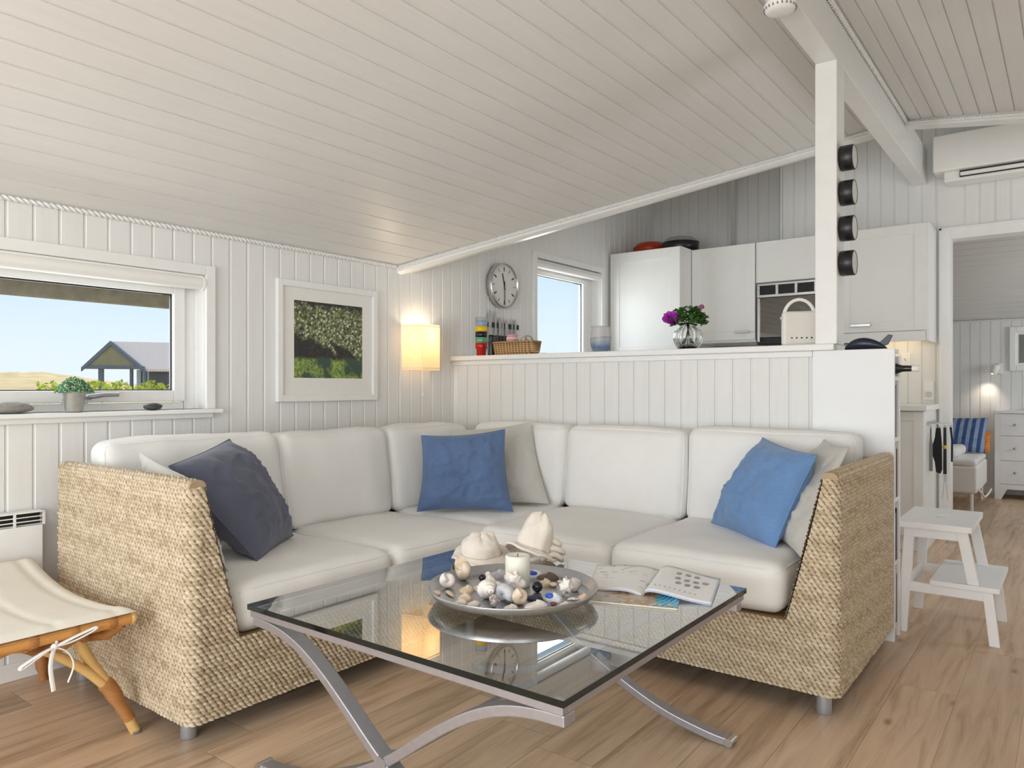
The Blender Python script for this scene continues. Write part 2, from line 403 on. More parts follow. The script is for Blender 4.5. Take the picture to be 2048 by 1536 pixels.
# ridge beam and post
m = M(); m.box(XB0, YB, 2.578, XB1, YF, 2.83); struct('ceiling_beam', m, MTRIM, bevel=.004)
m = M(); m.box(XB0, YH-.02, 1.295, XB1, YH+.12, 2.578); struct('support_pillar', m, MTRIM, bevel=.004)

# ------------------------------------------------------------------ windows
def window(name, y0, y1, z0, z1, gy0, gy1, gz0, gz1, cas, sill=None):
    r = sempty(name, (0, (y0+y1)/2, z0))
    f = M(); w = .008
    f.box(0, y0-cas, z0-(0 if sill else cas), .019, y0, z1+cas); f.box(0, y1, z0-(0 if sill else cas), .019, y1+cas, z1+cas)
    f.box(0, y0, z1, .019, y1, z1+cas)
    if not sill: f.box(0, y0, z0-cas, .019, y1, z0)
    build('casing', f, MTRIM, r, bevel=.003)
    s = M(); d0, d1 = -.115, -.07; t = .002
    sy0, sy1, sz0, sz1 = gy0-.053, gy1+.053, gz0-.05, gz1+.034
    s.box(d0, sy0, sz0, d1, gy0, sz1); s.box(d0, gy1, sz0, d1, sy1, sz1); s.box(d0, gy0, gz1, d1, gy1, sz1); s.box(d0, gy0, sz0, d1, gy1, gz0)
    build('sash', s, MTRIM, r, bevel=.004)
    fr = M()                                                             # fixed frame round the sash
    fr.box(-.13, y0, z0, -.085, sy0-.004, z1); fr.box(-.13, sy1+.004, z0, -.085, y1, z1); fr.box(-.13, sy0, sz1+.004, -.085, sy1, z1)
    fr.box(-.13, sy0, z0, -.085, sy1, sz0-.004)
    build('window_frame', fr, MTRIM, r, bevel=.003)
    g = M(); g.box(-.1, gy0, gz0, -.098, gy1, gz1); build('pane', g, MGLASS, r)
    k = M()
    for q in (gy0, gy1-.006): k.box(-.098, q, gz0, -.0905, q+.006, gz1)
    k.box(-.098, gy0, gz1-.006, -.0905, gy1, gz1); k.box(-.098, gy0, gz0, -.0905, gy1, gz0+.004)
    build('gasket', k, MBLACK, r)
    if sill:
        q = M(); q.box(-.06, y0-.05, z0-.018, .07, y1+.055, z0); build('window_sill', q, MTRIM, r, bevel=.004)
        q = M(); q.box(.001, y0-.03, z0-.040, .030, y1+.03, z0-.018); build('apron', q, MTRIM, r, bevel=.004)
    return r
w1 = window('window_1', W1[0], W1[1], W1[2], W1[3], .25, 1.735, 1.085, 1.521, .046, True)
h = M(); h.tube([(-.07,1.36,1.06),(-.045,1.36,1.06),(-.035,1.375,1.062),(-.033,1.42,1.068),(-.033,1.474,1.068)], [.011,.010,.010,.009,.008], 10)
h.obox((-.069,1.36,1.06), (.003,0,0), (0,.022,0), (0,0,.014)); build('window_handle', h, MPEWTER, w1, bevel=.002)
w2 = window('window_2', W2[0], W2[1], W2[2], W2[3], 4.575, 5.245, 1.36, 1.955, .046)

def blind(name, y0, y1, z, r, label):
    b = thing(name, label, 'blind', (0.0,(y0+y1)/2,z))
    q = M(); q.tube([(-.012,y0+.012,z),(-.012,y1-.012,z)], r, 24); build('roller', q, MPLAST, b)
    q = M(); q.box(-.045, y0+.006, z+r*.55, .004, y1-.006, z+r*1.15); build('head_rail', q, MPLAST, b, bevel=.002)
    for y in (y0+.001, y1-.011):
        q = M(); q.lathe([(r*1.18,-.005),(r*1.18,.005)], (-.012,y+.005,z), 24, mat=Matrix.Rotation(PI/2,3,'X')); build('end_bracket', q, MPLAST, b, bevel=.001)
    return b
blind('roller_blind', W1[0], W1[1], 1.574, .030, 'white roller blind rolled up at the top of the long living room window')
blind('roller_blind', W2[0], W2[1], 2.018, .028, 'white roller blind rolled up above the kitchen window by the clock')

# ------------------------------------------------------------------ outside
MEAVE = plain('weathered_eave_timber', hexlin(156,148,128), .8, var=.2, scale=20, bump=.3)
m = M(); m.box(-.53, -3, 1.50, -.49, 3.3, 1.68); m.box(-.53, -3, 1.68, -.125, 3.3, 1.70); struct('roof_eave', m, MEAVE, bevel=.004)
MSAND = plain('dune_sand_and_dry_grass', hexlin(238,196,140), .95, var=.2, scale=.6, bump=.2)
def dune(u, v):
    a = math.radians(95 + 80*u); R = 16 + 110*v
    x = 3.2 + R*math.cos(a); y = R*math.sin(a)
    da = math.degrees(a)-160.5; env = .25+.75*math.exp(-(da/(4.5 if da < 0 else 12))**2)
    hgt = -.35 + 1.25*min(1, v*1.2) + max(0, v-.3)**.8*3.3*env*(.85+.3*noise.noise(Vector((x*.08, y*.08, .3)))+.12*noise.noise(Vector((x*.4,y*.4,2))))
    return (x, y, hgt)
m = M(); m.grid(dune, 260, 60); struct('ground_dune', m, MSAND)
m = M(); m.add([(-20,-30,-.36),(-.14,-30,-.36),(-.14,20,-.36),(-20,20,-.36)], [(0,1,2,3)]); struct('ground', m, MSAND)
MHEDGE = plain('yellow_green_leaves', hexlin(176,190,60), .7, var=.4, scale=6, bump=0)  # yellow-green leaf colour varied by noise
m = M()
for i in range(3600):
    t = rnd.random(); R = 15 + rnd.random()*3; a = math.radians(118 + 42*t)
    x = 3.17 + R*math.cos(a); y = R*math.sin(a)
    z = .85 + rnd.random()**1.2*(.33 + .17*noise.noise(Vector((t*40, 1, 0))))
    d = Vector((rnd.uniform(-1,1), rnd.uniform(-1,1), rnd.uniform(-.3,1))).normalized(); e = d.orthogonal().normalized()
    s_ = rnd.uniform(.04,.08); p = Vector((x,y,z))
    m.add([p-d*s_, p+e*s_*.5, p+d*s_, p-e*s_*.5], [(0,1,2,3)])
m.box(-14.5, 4, -.36, -14, 5, .4)
hd = build('hedge', m, MHEDGE, kind='stuff'); tag(hd, 'low yellow green hedge in front of the dune outside the window', 'hedge')

def neighbour():
    # gable end looks towards the window; frame: e along the gable, b back along the ridge
    Dd = 60.0; ax = Vector((-.6046,.7965,0)); rt = Vector((.7965,.6046,0)); C0 = Vector((3.166,0,1.1))
    def at(u, v, d=Dd): return C0 + ax*d + rt*((u-1024)/1476*d) + Vector((0,0,(774-v)/1476*d))
    R0 = at(225, 683); e = rt; b = (rt*.93 + ax*.36).normalized(); px = Dd/1476
    r = thing('neighbour_house', 'dark timber house with open gable porch and grey roof outside the window', 'house', tuple(R0 + Vector((0,0,-6))))
    H = lambda du, dv, dd=0.0: R0 + e*(du*px) + Vector((0,0,-dv*px)) + ax*dd
    MDW = plain('dark_timber_cladding', hexlin(74,80,88), .8, var=.15, scale=3, bump=.2)
    MBB = plain('blue_grey_bargeboard', hexlin(92,104,122), .6, var=.06, scale=2)
    MSOF = plain('khaki_soffit', hexlin(140,134,104), .8, var=.08, scale=2)
    t = NT('grey_tile_roof'); wv = t.n('ShaderNodeTexWave'); wv.inputs['Scale'].default_value = 3.2; wv.inputs['Distortion'].default_value = 1.5; t.l(t.coord(), wv.inputs['Vector'])
    t.l(t.ramp(wv.outputs['Fac'], [(.2, hexlin(186,170,166)), (.6, hexlin(214,202,198))]), t.b.inputs['Base Color']); t.set(Roughness=.8); MROOF = t.mat
    L = b*9.0
    m = M(); a0, a1 = H(0,0), H(68,55); m.add([a0, a1, a1+L, a0+L, a0-Vector((0,0,.2)), a1-Vector((0,0,.2)), a1+L-Vector((0,0,.2)), a0+L-Vector((0,0,.2))], [(0,1,2,3),(4,7,6,5),(0,4,5,1),(1,5,6,2)]); build('roof', m, MROOF, r)
    m = M(); a1 = H(-57,50); m.add([a0, a1, a1+L, a0+L, a0-Vector((0,0,.2)), a1-Vector((0,0,.2)), a1+L-Vector((0,0,.2)), a0+L-Vector((0,0,.2))], [(0,1,2,3),(4,7,6,5),(0,4,5,1),(1,5,6,2)]); build('roof', m, MROOF, r)
    for s_, (du, dv) in ((1,(69,57)), (-1,(-58,52))):
        m = M(); m.prism([H(0,-1,-.35), H(du,dv,-.35), H(du,dv+8,-.35), H(0,8,-.35)], ax*.12); build('bargeboard', m, MBB, r)
    m = M(); m.prism([H(0,6,-.2), H(62,52,-.2), H(-52,50,-.2)], ax*.1); build('gable_panel', m, MSOF, r)
    m = M(); m.prism([H(-52,49,-.3), H(66,50,-.3), H(66,55,-.3), H(-52,54,-.3)], ax*.25); build('porch_beam', m, MBB, r)
    for u0, u1 in ((-30,-22), (33,37), (61,65)):
        m = M(); m.prism([H(u0,52,.1), H(u1,52,.1), H(u1,112,.1), H(u0,112,.1)], ax*.3); build('porch_post', m, MBB, r)
    m = M(); m.prism([H(37,56,.9), H(61,56,.9), H(61,112,.9), H(37,112,.9)], ax*.1); w = build('porch_window', m, plain('pale_blue_glass', hexlin(196,214,230), .15, bump=0), r)
    m = M(); m.prism([H(47,56,.8), H(49,56,.8), H(49,112,.8), H(47,112,.8)], ax*.1); build('mullion', m, MDW, w)
    m = M(); p = H(67,54,.5); q = p + b*8.6; dz = Vector((0,0,-3.0)); m.prism([p, q, q+dz, p+dz], ax*.3); build('side_wall', m, MDW, r)
    m = M(); p = H(69,58,.4)+b*2.2; q = p + b*1.4; dz = Vector((0,0,-2.4)); m.prism([p, q, q+dz, p+dz], ax*.05); build('side_window', m, plain('white_curtained_glass', hexlin(206,212,222), .3, bump=0), r)
neighbour()
# ------------------------------------------------------------------ corner sofa
sofa = thing('corner_sofa', 'large woven seagrass corner sofa with off-white cushions in the room corner', 'sofa', (1.0, 2.6, 0))
def weave_h(u, v, pv=.0138, pu=.0190):
    v = v + .0006*np.sin(u*61+v*9) + .0005*np.sin(u*143+2); u = u + .0013*np.sin(v*87+u*5) + .0010*np.sin(v*210+u*31)
    t = v/pv; j = np.floor(t); t = t-j
    s = u/pu + .5*(j % 2) + .55*(t-.5); k = np.floor(s); q = s-k
    h1 = np.sin(j*12.9898 + k*78.233)*43758.5453; h1 = h1-np.floor(h1)
    row = 1-np.abs(2*t-1)**2.2; st = 1-np.abs(2*q-1)**2.6
    tw = .10*np.sin(2*PI*(2.0*q+2.5*t))
    h = (row*.62+.38)*(st*.74+.26)*(.82+.36*h1) + tw*row*st
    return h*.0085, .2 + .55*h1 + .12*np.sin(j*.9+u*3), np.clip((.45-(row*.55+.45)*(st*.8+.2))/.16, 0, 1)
def weave_obj(name, P, Nn, u, v, parent):
    # P (nu,nv,3) base positions, Nn normals, u/v weave coordinates
    h, tone, gap = weave_h(u, v); X = P + Nn*h[..., None]
    nu, nv = h.shape; off = np.array(WLOC[parent.name]); vs = (X-off).reshape(-1, 3)
    i = np.arange(nu*nv).reshape(nu, nv)
    fs = np.stack([i[:-1,:-1], i[1:,:-1], i[1:,1:], i[:-1,1:]], -1).reshape(-1, 4)
    A = P.reshape(-1, 3); d1 = np.abs(A[fs[:,0]]-A[fs[:,2]]).sum(1); d2 = np.abs(A[fs[:,3]]-A[fs[:,0]]).sum(1)
    fs = fs[(d1 > 1e-6) & (d2 > 1e-7)]
    me = bpy.data.meshes.new(name); me.vertices.add(len(vs)); me.vertices.foreach_set('co', vs.ravel())
    me.loops.add(fs.size); me.loops.foreach_set('vertex_index', fs.ravel()); me.polygons.add(len(fs))
    me.polygons.foreach_set('loop_start', np.arange(0, fs.size, 4)); me.polygons.foreach_set('loop_total', np.full(len(fs), 4))
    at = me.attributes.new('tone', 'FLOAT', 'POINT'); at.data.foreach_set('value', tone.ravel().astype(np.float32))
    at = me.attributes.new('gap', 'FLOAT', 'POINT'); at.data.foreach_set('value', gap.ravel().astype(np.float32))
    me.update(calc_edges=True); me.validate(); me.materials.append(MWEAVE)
    me.polygons.foreach_set('use_smooth', np.ones(len(me.polygons), bool))
    o = bpy.data.objects.new(name, me); COL.objects.link(o); o.parent = parent; WLOC[o.name] = tuple(off); return o
# plan path round the visible faces
X0, XF, XE, Y0, YFR, YEND = .14, 1.055, 2.553, 1.180, 2.572, 3.49
ZB, ZS, ZA = .075, .305, .797; ST = .003; RC = .035
path = []
def seg(a, b, n, ztop):
    L = math.hypot(b[0]-a[0], b[1]-a[1]); k = max(2, int(L/ST))
    for i in range(k):
        f = i/k; path.append((a[0]+(b[0]-a[0])*f, a[1]+(b[1]-a[1])*f, n[0], n[1], ztop))
def arc(c, a0, a1, r, ztop):
    k = max(3, int(abs(a1-a0)*r/ST))
    for i in range(k):
        a = a0+(a1-a0)*i/k; path.append((c[0]+r*math.cos(a), c[1]+r*math.sin(a), math.cos(a), math.sin(a), ztop))
TW0, TW1 = .045, .165                                  # arm width at its top and at the seat line
def zarm(d):                                            # height of the arm's front face at distance d from the outer face
    if d <= TW0: return ZA
    if d >= TW1: return ZS
    return ZA - (ZA-ZS)*((d-TW0)/(TW1-TW0))**.92
seg((X0,Y0), (XF-RC,Y0), (0,-1), ZA); arc((XF-RC,Y0+RC), -PI/2, 0, RC, lambda x, y: zarm(y-Y0))
seg((XF,Y0+RC), (XF,YFR), (1,0), lambda x, y: zarm(y-Y0))
seg((XF,YFR), (XE-RC,YFR), (0,-1), lambda x, y: zarm(XE-x)); arc((XE-RC,YFR+RC), -PI/2, 0, RC, lambda x, y: zarm(XE-x))
seg((XE,YFR+RC), (XE,YEND), (1,0), ZA)
pa = np.array([[p[0], p[1], p[2], p[3], (p[4](p[0], p[1]) if callable(p[4]) else p[4])] for p in path])
ds = np.r_[0, np.cumsum(np.hypot(np.diff(pa[:,0]), np.diff(pa[:,1])))]
zz = np.linspace(ZB, ZA, int((ZA-ZB)/ST))
Z = np.minimum(zz[None, :], pa[:, 4:5]); nu, nv = Z.shape
P = np.stack([np.repeat(pa[:,0:1], nv, 1), np.repeat(pa[:,1:2], nv, 1), Z], -1)
Nn = np.stack([np.repeat(pa[:,2:3], nv, 1), np.repeat(pa[:,3:4], nv, 1), Z*0], -1)
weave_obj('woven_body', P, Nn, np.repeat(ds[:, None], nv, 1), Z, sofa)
def arm_top(name, along, n_al, sec):
    # sec: list of (offset from outer face, z, normal offset, normal z); along(t, d) -> xy
    d = np.array([[q[0], q[1], q[2], q[3]] for q in sec]); L = np.r_[0, np.cumsum(np.hypot(np.diff(d[:,0]), np.diff(d[:,1])))]
    u = np.linspace(0, n_al, int(n_al/ST)); k = len(d)
    P = np.zeros((len(u), k, 3)); Nn = np.zeros_like(P)
    for i, t in enumerate(u):
        for j in range(k):
            x, y, nx, ny = along(t, d[j,0], d[j,2]); P[i,j] = (x, y, d[j,1]); Nn[i,j] = (nx, ny, d[j,3])
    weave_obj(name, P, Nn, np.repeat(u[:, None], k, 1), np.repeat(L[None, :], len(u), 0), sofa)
sec = []
for i in range(9): a = PI - PI/2*i/8; sec.append((.018+.018*math.cos(a), ZA-.002+.018*math.sin(a)*1.0, math.cos(a), math.sin(a)))
for i in range(1, 6): sec.append((.018+(TW0-.036)*i/5, ZA+.016, 0, 1))
for i in range(1, 7): a = PI/2 - PI/2*i/6; sec.append((TW0-.018+.018*math.cos(a), ZA-.002+.018*math.sin(a), math.cos(a), math.sin(a)))
for i in range(1, 120): f = i/119; sec.append((TW0+(TW1-TW0)*f, ZA-.004-(ZA-ZS-.004)*f, .97, .24))
arm_top('armrest', lambda t, d, n: (X0+t, Y0+d, 0, n), XF-X0-.002, sec)
arm_top('armrest', lambda t, d, n: (XE-d, YEND-t, -n, 0), YEND-YFR-.002, sec)
m = M()
m.box(X0, Y0+.03, ZB+.02, XF-.012, 3.47, ZS-.012); m.box(XF-.02, YFR+.012, ZB+.02, XE-.02, 3.47, ZS-.012)
m.box(X0, Y0+.02, ZS-.01, X0+.05, 3.48, ZA); m.box(X0+.05, 3.44, ZS-.01, XE-.02, 3.485, ZA)
m.box(X0+.01, Y0+.012, ZB, XF-.02, 3.46, ZB+.02, 1); m.box(XF-.03, YFR+.02, ZB, XE-.01, 3.46, ZB+.02, 1)
for k_ in (0, 1):
    cap_ = [(XF+.006, Y0+q[0]+q[2]*.005, q[1]+q[3]*.005) if k_ == 0 else (XE-q[0]-q[2]*.005, YFR-.006, q[1]+q[3]*.005) for q in sec[:20]]
    m.prism(cap_, (-.02,0,0) if k_ == 0 else (0,.02,0), 2)
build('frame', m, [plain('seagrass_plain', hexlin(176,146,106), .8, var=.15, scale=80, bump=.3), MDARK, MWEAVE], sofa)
for x, y in ((.952,1.235), (.20,1.24), (2.498,2.624), (2.46,3.40), (.20,3.38), (1.03,2.50)):
    m = M(); m.lathe([(.0,0), (.0235,0), (.025,.003), (.025,.08)], (x,y,0), 20); build('leg', m, MALU, sofa)

def cushion(lo, hi, r=.045, puff=(0,0,.02), n=22, wr=.004, seed=0.0, shear=None, seam=None, freq=5.0):
    lo = Vector(lo); hi = Vector(hi); c = (lo+hi)/2; a = (hi-lo)/2; key = {}; mb = M(); mm = []
    def fn(p):
        q = Vector([max(-(a[i]-r), min(a[i]-r, p[i]*a[i])) for i in range(3)])
        d = Vector([p[i]*a[i] for i in range(3)]) - q
        nr = d.normalized() if d.length > 1e-9 else Vector((0,0,1))
        s = q + nr*r
        for k in range(3):
            i, j = [x for x in range(3) if x != k]
            s[k] += puff[k]*p[k]*(1-p[i]**2)*(1-p[j]**2)
        w = s + c
        f = noise.noise(w*freq + Vector((seed,seed*2,0))); g = noise.noise(Vector((w.x*9, w.y*9, w.z*2.2)) + Vector((seed*3,0,seed)))
        edge = max(abs(p.x), abs(p.y), abs(p.z))
        s = s + nr*(wr*(f + .9*(1-abs(g))*g))
        s = s + c
        if shear: s = shear(s)
        return s
    for ax in range(3):
        for sg in (-1, 1):
            i, j = [x for x in range(3) if x != ax]; vs = []
            for u in range(n+1):
                for v in range(n+1):
                    p = Vector((0,0,0)); p[ax] = sg
                    p[i] = math.sin((2*u/n-1)*PI/2*.97)/math.sin(PI/2*.97); p[j] = math.sin((2*v/n-1)*PI/2*.97)/math.sin(PI/2*.97); vs.append(fn(p))
            fs = [(u*(n+1)+v, (u+1)*(n+1)+v, (u+1)*(n+1)+v+1, u*(n+1)+v+1) for u in range(n) for v in range(n)]
            if sg*(1 if ax != 1 else -1) < 0: fs = [f[::-1] for f in fs]
            mb.add(vs, fs, 0, True)
    if seam is not None:                                # seam cord round the face perpendicular to axis seam[0] at side seam[1]
        ax, sg = seam; i, j = [x for x in range(3) if x != ax]; pts = []
        for k in range(64):
            t = 2*PI*k/64; p = Vector((0,0,0)); ct, st = math.cos(t), math.sin(t); mx = max(abs(ct), abs(st))
            p[i] = ct/mx; p[j] = st/mx; p[ax] = sg*.86
            pts.append(fn(p))
        mm = M(); mm.tube(pts, .0028, 5, closed=True)
    return mb, mm
def put(name, res, mat, parent):
    mb, sm = res; o = build(name, mb, mat, parent, weld=True)
    if sm: build('piping', sm, mat, o)
    return o
ZT = .462
for k, (lo, hi) in enumerate([((.30,1.35,.30),(1.04,2.045,ZT)), ((.30,2.05,.30),(1.04,2.695,ZT)), ((.30,2.70,.30),(.985,3.40,ZT+.002)), ((.99,2.585,.30),(1.672,3.40,ZT+.006)), ((1.677,2.585,.30),(2.37,3.40,ZT+.018))]):
    put('seat_cushion', cushion(lo, hi, .055, (.006,.006,.014), wr=.007, seed=k*3.1, seam=(2,1)), MCUSH, sofa)
# back cushions lean: bottoms further out than tops
def leanx(z0, z1, b): return lambda s: Vector((s.x + b*(1-(s.z-z0)/(z1-z0)), s.y, s.z))
def leany(z0, z1, b): return lambda s: Vector((s.x, s.y - b*(1-(s.z-z0)/(z1-z0)), s.z))
for k, (y0, y1, zt) in enumerate([(1.255,2.02,.895), (2.025,2.672,.885), (2.677,3.33,.888)]):
    put('back_cushion', cushion((.165,y0,.452), (.325,y1,zt), .05, (.022,.004,.010), wr=.011, seed=20+k*2.7, shear=leanx(.45,.89,.075), seam=(0,1)), MCUSH, sofa)
for k, (x0, x1, zt) in enumerate([(.345,.998,.893), (1.003,1.688,.893), (1.693,2.452,.905)]):
    put('back_cushion', cushion((x0,3.325,.458), (x1,3.475,zt), .05, (.004,.022,.010), wr=.006, seed=40+k*2.7, shear=leany(.45,.89,.045), seam=(1,-1)), MCUSH, sofa)

# ------------------------------------------------------------------ throw pillows (corners: BL BR TR TL seen from the front)
def pillow(name, BL, BR, TR, TL, th, mat, label, seed, group=None, sag=.07, wr=.012, piping=True):
    BL, BR, TR, TL = map(Vector, (BL, BR, TR, TL)); C = (BL+BR+TR+TL)/4
    N = ((BR+TR-BL-TL).cross(TL+TR-BL-BR)).normalized()
    def pos(s, t, sd):
        ss = s*(1-sag*(1-t*t)**1.0*abs(s)**3); tt = t*(1-sag*(1-s*s)*abs(t)**3)
        a, b = (ss+1)/2, (tt+1)/2
        p = BL*(1-a)*(1-b) + BR*a*(1-b) + TR*a*b + TL*(1-a)*b
        k = max(0, (1-abs(s)**2.6))**.62*max(0, (1-abs(t)**2.6))**.62
        q = Vector((s*1.6, t*1.6, seed)); n1 = noise.noise(q*1.3); n2 = noise.noise(Vector((s*4+n1, t*2, seed+5))); n3 = 1-abs(noise.noise(Vector((s*2.2+t, t*2.4-s, seed+9))))*2; n4 = 1-abs(noise.noise(Vector((s*4.6-t*1.5, t*5+s, seed+15))))*2.2
        edge = min(1, 3.0*(1-max(abs(s), abs(t))))**1.4
        r2 = math.hypot(abs(s)-1, abs(t)-1); cr = math.exp(-r2*2.6)*math.sin((s*t)*26+n1*6)      # tension folds out of the corners
        h = th*k*(1+.14*n1) + edge*wr*(n2*.8 + max(0, n3)**3*.8 - .3) + wr*.8*cr*edge + wr*.55*edge*max(0, n4)**4
        h = max(h, .0015)
        return p + N*(h*sd)
    mb = M(); n = 44
    mb.grid(lambda u, v: pos(2*u-1, 2*v-1, 1), n, n); mb.grid(lambda u, v: pos(1-2*u, 2*v-1, -1), n, n)
    o = build(name, mb, mat, origin=(BL+BR)/2, weld=True); tag(o, label, 'pillow', group)
    if piping:
        pts = [pos(-1+2*i/24, -1, 0) for i in range(24)] + [pos(1, -1+2*i/24, 0) for i in range(24)] + [pos(1-2*i/24, 1, 0) for i in range(24)] + [pos(-1, 1-2*i/24, 0) for i in range(24)]
        mm = M(); mm.tube(pts, .0032, 5, closed=True); build('seam', mm, mat, o)
    return o
G1 = 'throw pillows on the sofa'
pillow('throw_pillow', (.91,1.395,.482), (.50,1.42,.482), (.46,1.315,.868), (.86,1.285,.80), .05, MGREY, 'pale grey pillow against the left woven arm behind the navy one', 1.3, G1)
pillow('throw_pillow', (.83,1.56,.475), (.55,1.92,.475), (.405,1.715,.885), (.64,1.335,.822), .11, MNAVY, 'dark navy throw pillow slumped by the left woven sofa arm', 2.9, G1, sag=.03, wr=.013)
pillow('throw_pillow', (.58,2.93,.475), (.955,3.235,.482), (.79,3.30,.905), (.43,3.05,.86), .055, MGREY, 'pale grey pillow in the sofa corner behind the denim blue one', 4.1, G1)
pillow('throw_pillow', (.545,2.665,.475), (.93,2.955,.475), (.842,3.00,.882), (.50,2.742,.85), .085, MBLUE, 'denim blue pillow upright in the sofa corner', 5.7, G1, sag=.085, wr=.020)
pillow('throw_pillow', (2.12,3.17,.48), (2.40,2.71,.495), (2.49,3.0,.872), (2.33,3.29,.878), .05, MGREY, 'pale grey pillow against the right woven arm behind the sky blue one', 7.7, G1)
pillow('throw_pillow', (1.86,3.20,.478), (2.26,2.85,.478), (2.395,2.93,.84), (2.075,3.275,.875), .095, MSKY, 'sky blue pillow leaning towards the right sofa arm', 9.2, G1, sag=.06, wr=.013)

# ------------------------------------------------------------------ glass coffee table
tb = thing('coffee_table', 'square glass coffee table on crossed curved grey metal legs', 'coffee table', (1.824,1.743,0))
TX0, TX1, TY0, TY1, TZ = 1.284, 2.364, 1.225, 2.256, .478
m = M(); m.add([(TX0,TY0,TZ),(TX1,TY0,TZ),(TX1,TY1,TZ),(TX0,TY1,TZ)], [(0,1,2,3)], 0)
for a, b in (((TX0,TY0),(TX1,TY0)), ((TX1,TY0),(TX1,TY1)), ((TX1,TY1),(TX0,TY1)), ((TX0,TY1),(TX0,TY0))):
    m.add([(a[0],a[1],TZ-.015),(b[0],b[1],TZ-.015),(b[0],b[1],TZ),(a[0],a[1],TZ)], [(0,1,2,3)], 1)
build('glass_top', m, [MTABLE, MEDGE], tb)
m = M(); z0, z1 = TZ-.036, TZ-.0155; w = .022; i = .006
m.box(TX0+i, TY0+i, z0, TX1-i, TY0+i+w, z1); m.box(TX0+i, TY1-i-w, z0, TX1-i, TY1-i, z1); m.box(TX0+i, TY0+i+w, z0, TX0+i+w, TY1-i-w, z1); m.box(TX1-i-w, TY0+i+w, z0, TX1-i, TY1-i-w, z1)
build('top_frame', m, MPEWTER, tb, bevel=.0025)
for x in (TX0+.03, TX1-.03):
    for y in (TY0+.03, TY1-.03):
        m = M(); m.lathe([(.0,0),(.011,0),(.012,.0015),(.011,.003),(0,.003)], (x,y,TZ-.0155), 14); build('glass_pad', m, MPLAST, tb)
cx = (TX0+TX1)/2
CV = [(-.532,.428),(-.46,.425),(-.40,.416),(-.34,.398),(-.281,.371),(-.22,.335),(-.167,.299),(-.11,.258),(-.055,.217),(0,.180),(.066,.143),(.14,.107),(.22,.073),(.303,.045),(.39,.026),(.46,.015),(.500,.0125)]
def smooth(pts, n):
    out = []
    for k in range(len(pts)-1):
        p0, p1, p2, p3 = (Vector(pts[max(0, k-1)]), Vector(pts[k]), Vector(pts[k+1]), Vector(pts[min(len(pts)-1, k+2)]))
        for q in range(n):
            t = q/n; out.append(.5*((2*p1) + (p2-p0)*t + (2*p0-5*p1+4*p2-p3)*t*t + (3*p1-p0-3*p2+p3)*t**3))
    out.append(Vector(pts[-1])); return out
cv = smooth([(a, b, 0) for a, b in CV], 5)
for y, (ya, yb) in ((TY0, (1.238,1.280)), (TY1, (2.192,2.234))):
    for sg in (1, -1):
        m = M(); N = len(cv); vs = []
        for k, p in enumerate(cv):
            t = (cv[min(N-1,k+1)]-cv[max(0,k-1)]).normalized(); nn = Vector((-t.y, t.x, 0)); hw = .0125
            for q in (1, -1):
                w_ = p + nn*hw*q
                for yy in (ya, yb): vs.append((cx+sg*w_.x, yy + (.0012 if sg < 0 else 0), max(.0, w_.y)))
        fs = []
        for k in range(N-1):
            b = 4*k; fs += [(b,b+1,b+5,b+4), (b+2,b+6,b+7,b+3), (b,b+4,b+6,b+2), (b+1,b+3,b+7,b+5)]
        fs += [(0,2,3,1), (4*N-4,4*N-3,4*N-1,4*N-2)]
        m.add(vs, fs, 0, False); lg = build('leg', m, MPEWTER, tb, bevel=.003)
        m = M(); m.tube([(cx+sg*.506,(ya+yb)/2-.024,.0135),(cx+sg*.506,(ya+yb)/2+.024,.0135)], .0135, 14); build('foot_cap', m, MSTEEL, lg)
    m = M(); m.tube([(cx,ya-.004,.180),(cx,yb+.004,.180)], .020, 18); build('cross_boss', m, MPEWTER, tb)
m = M(); m.tube([(cx,1.28,.180),(cx,2.192,.180)], .014, 14); build('stretcher', m, MPEWTER, tb)
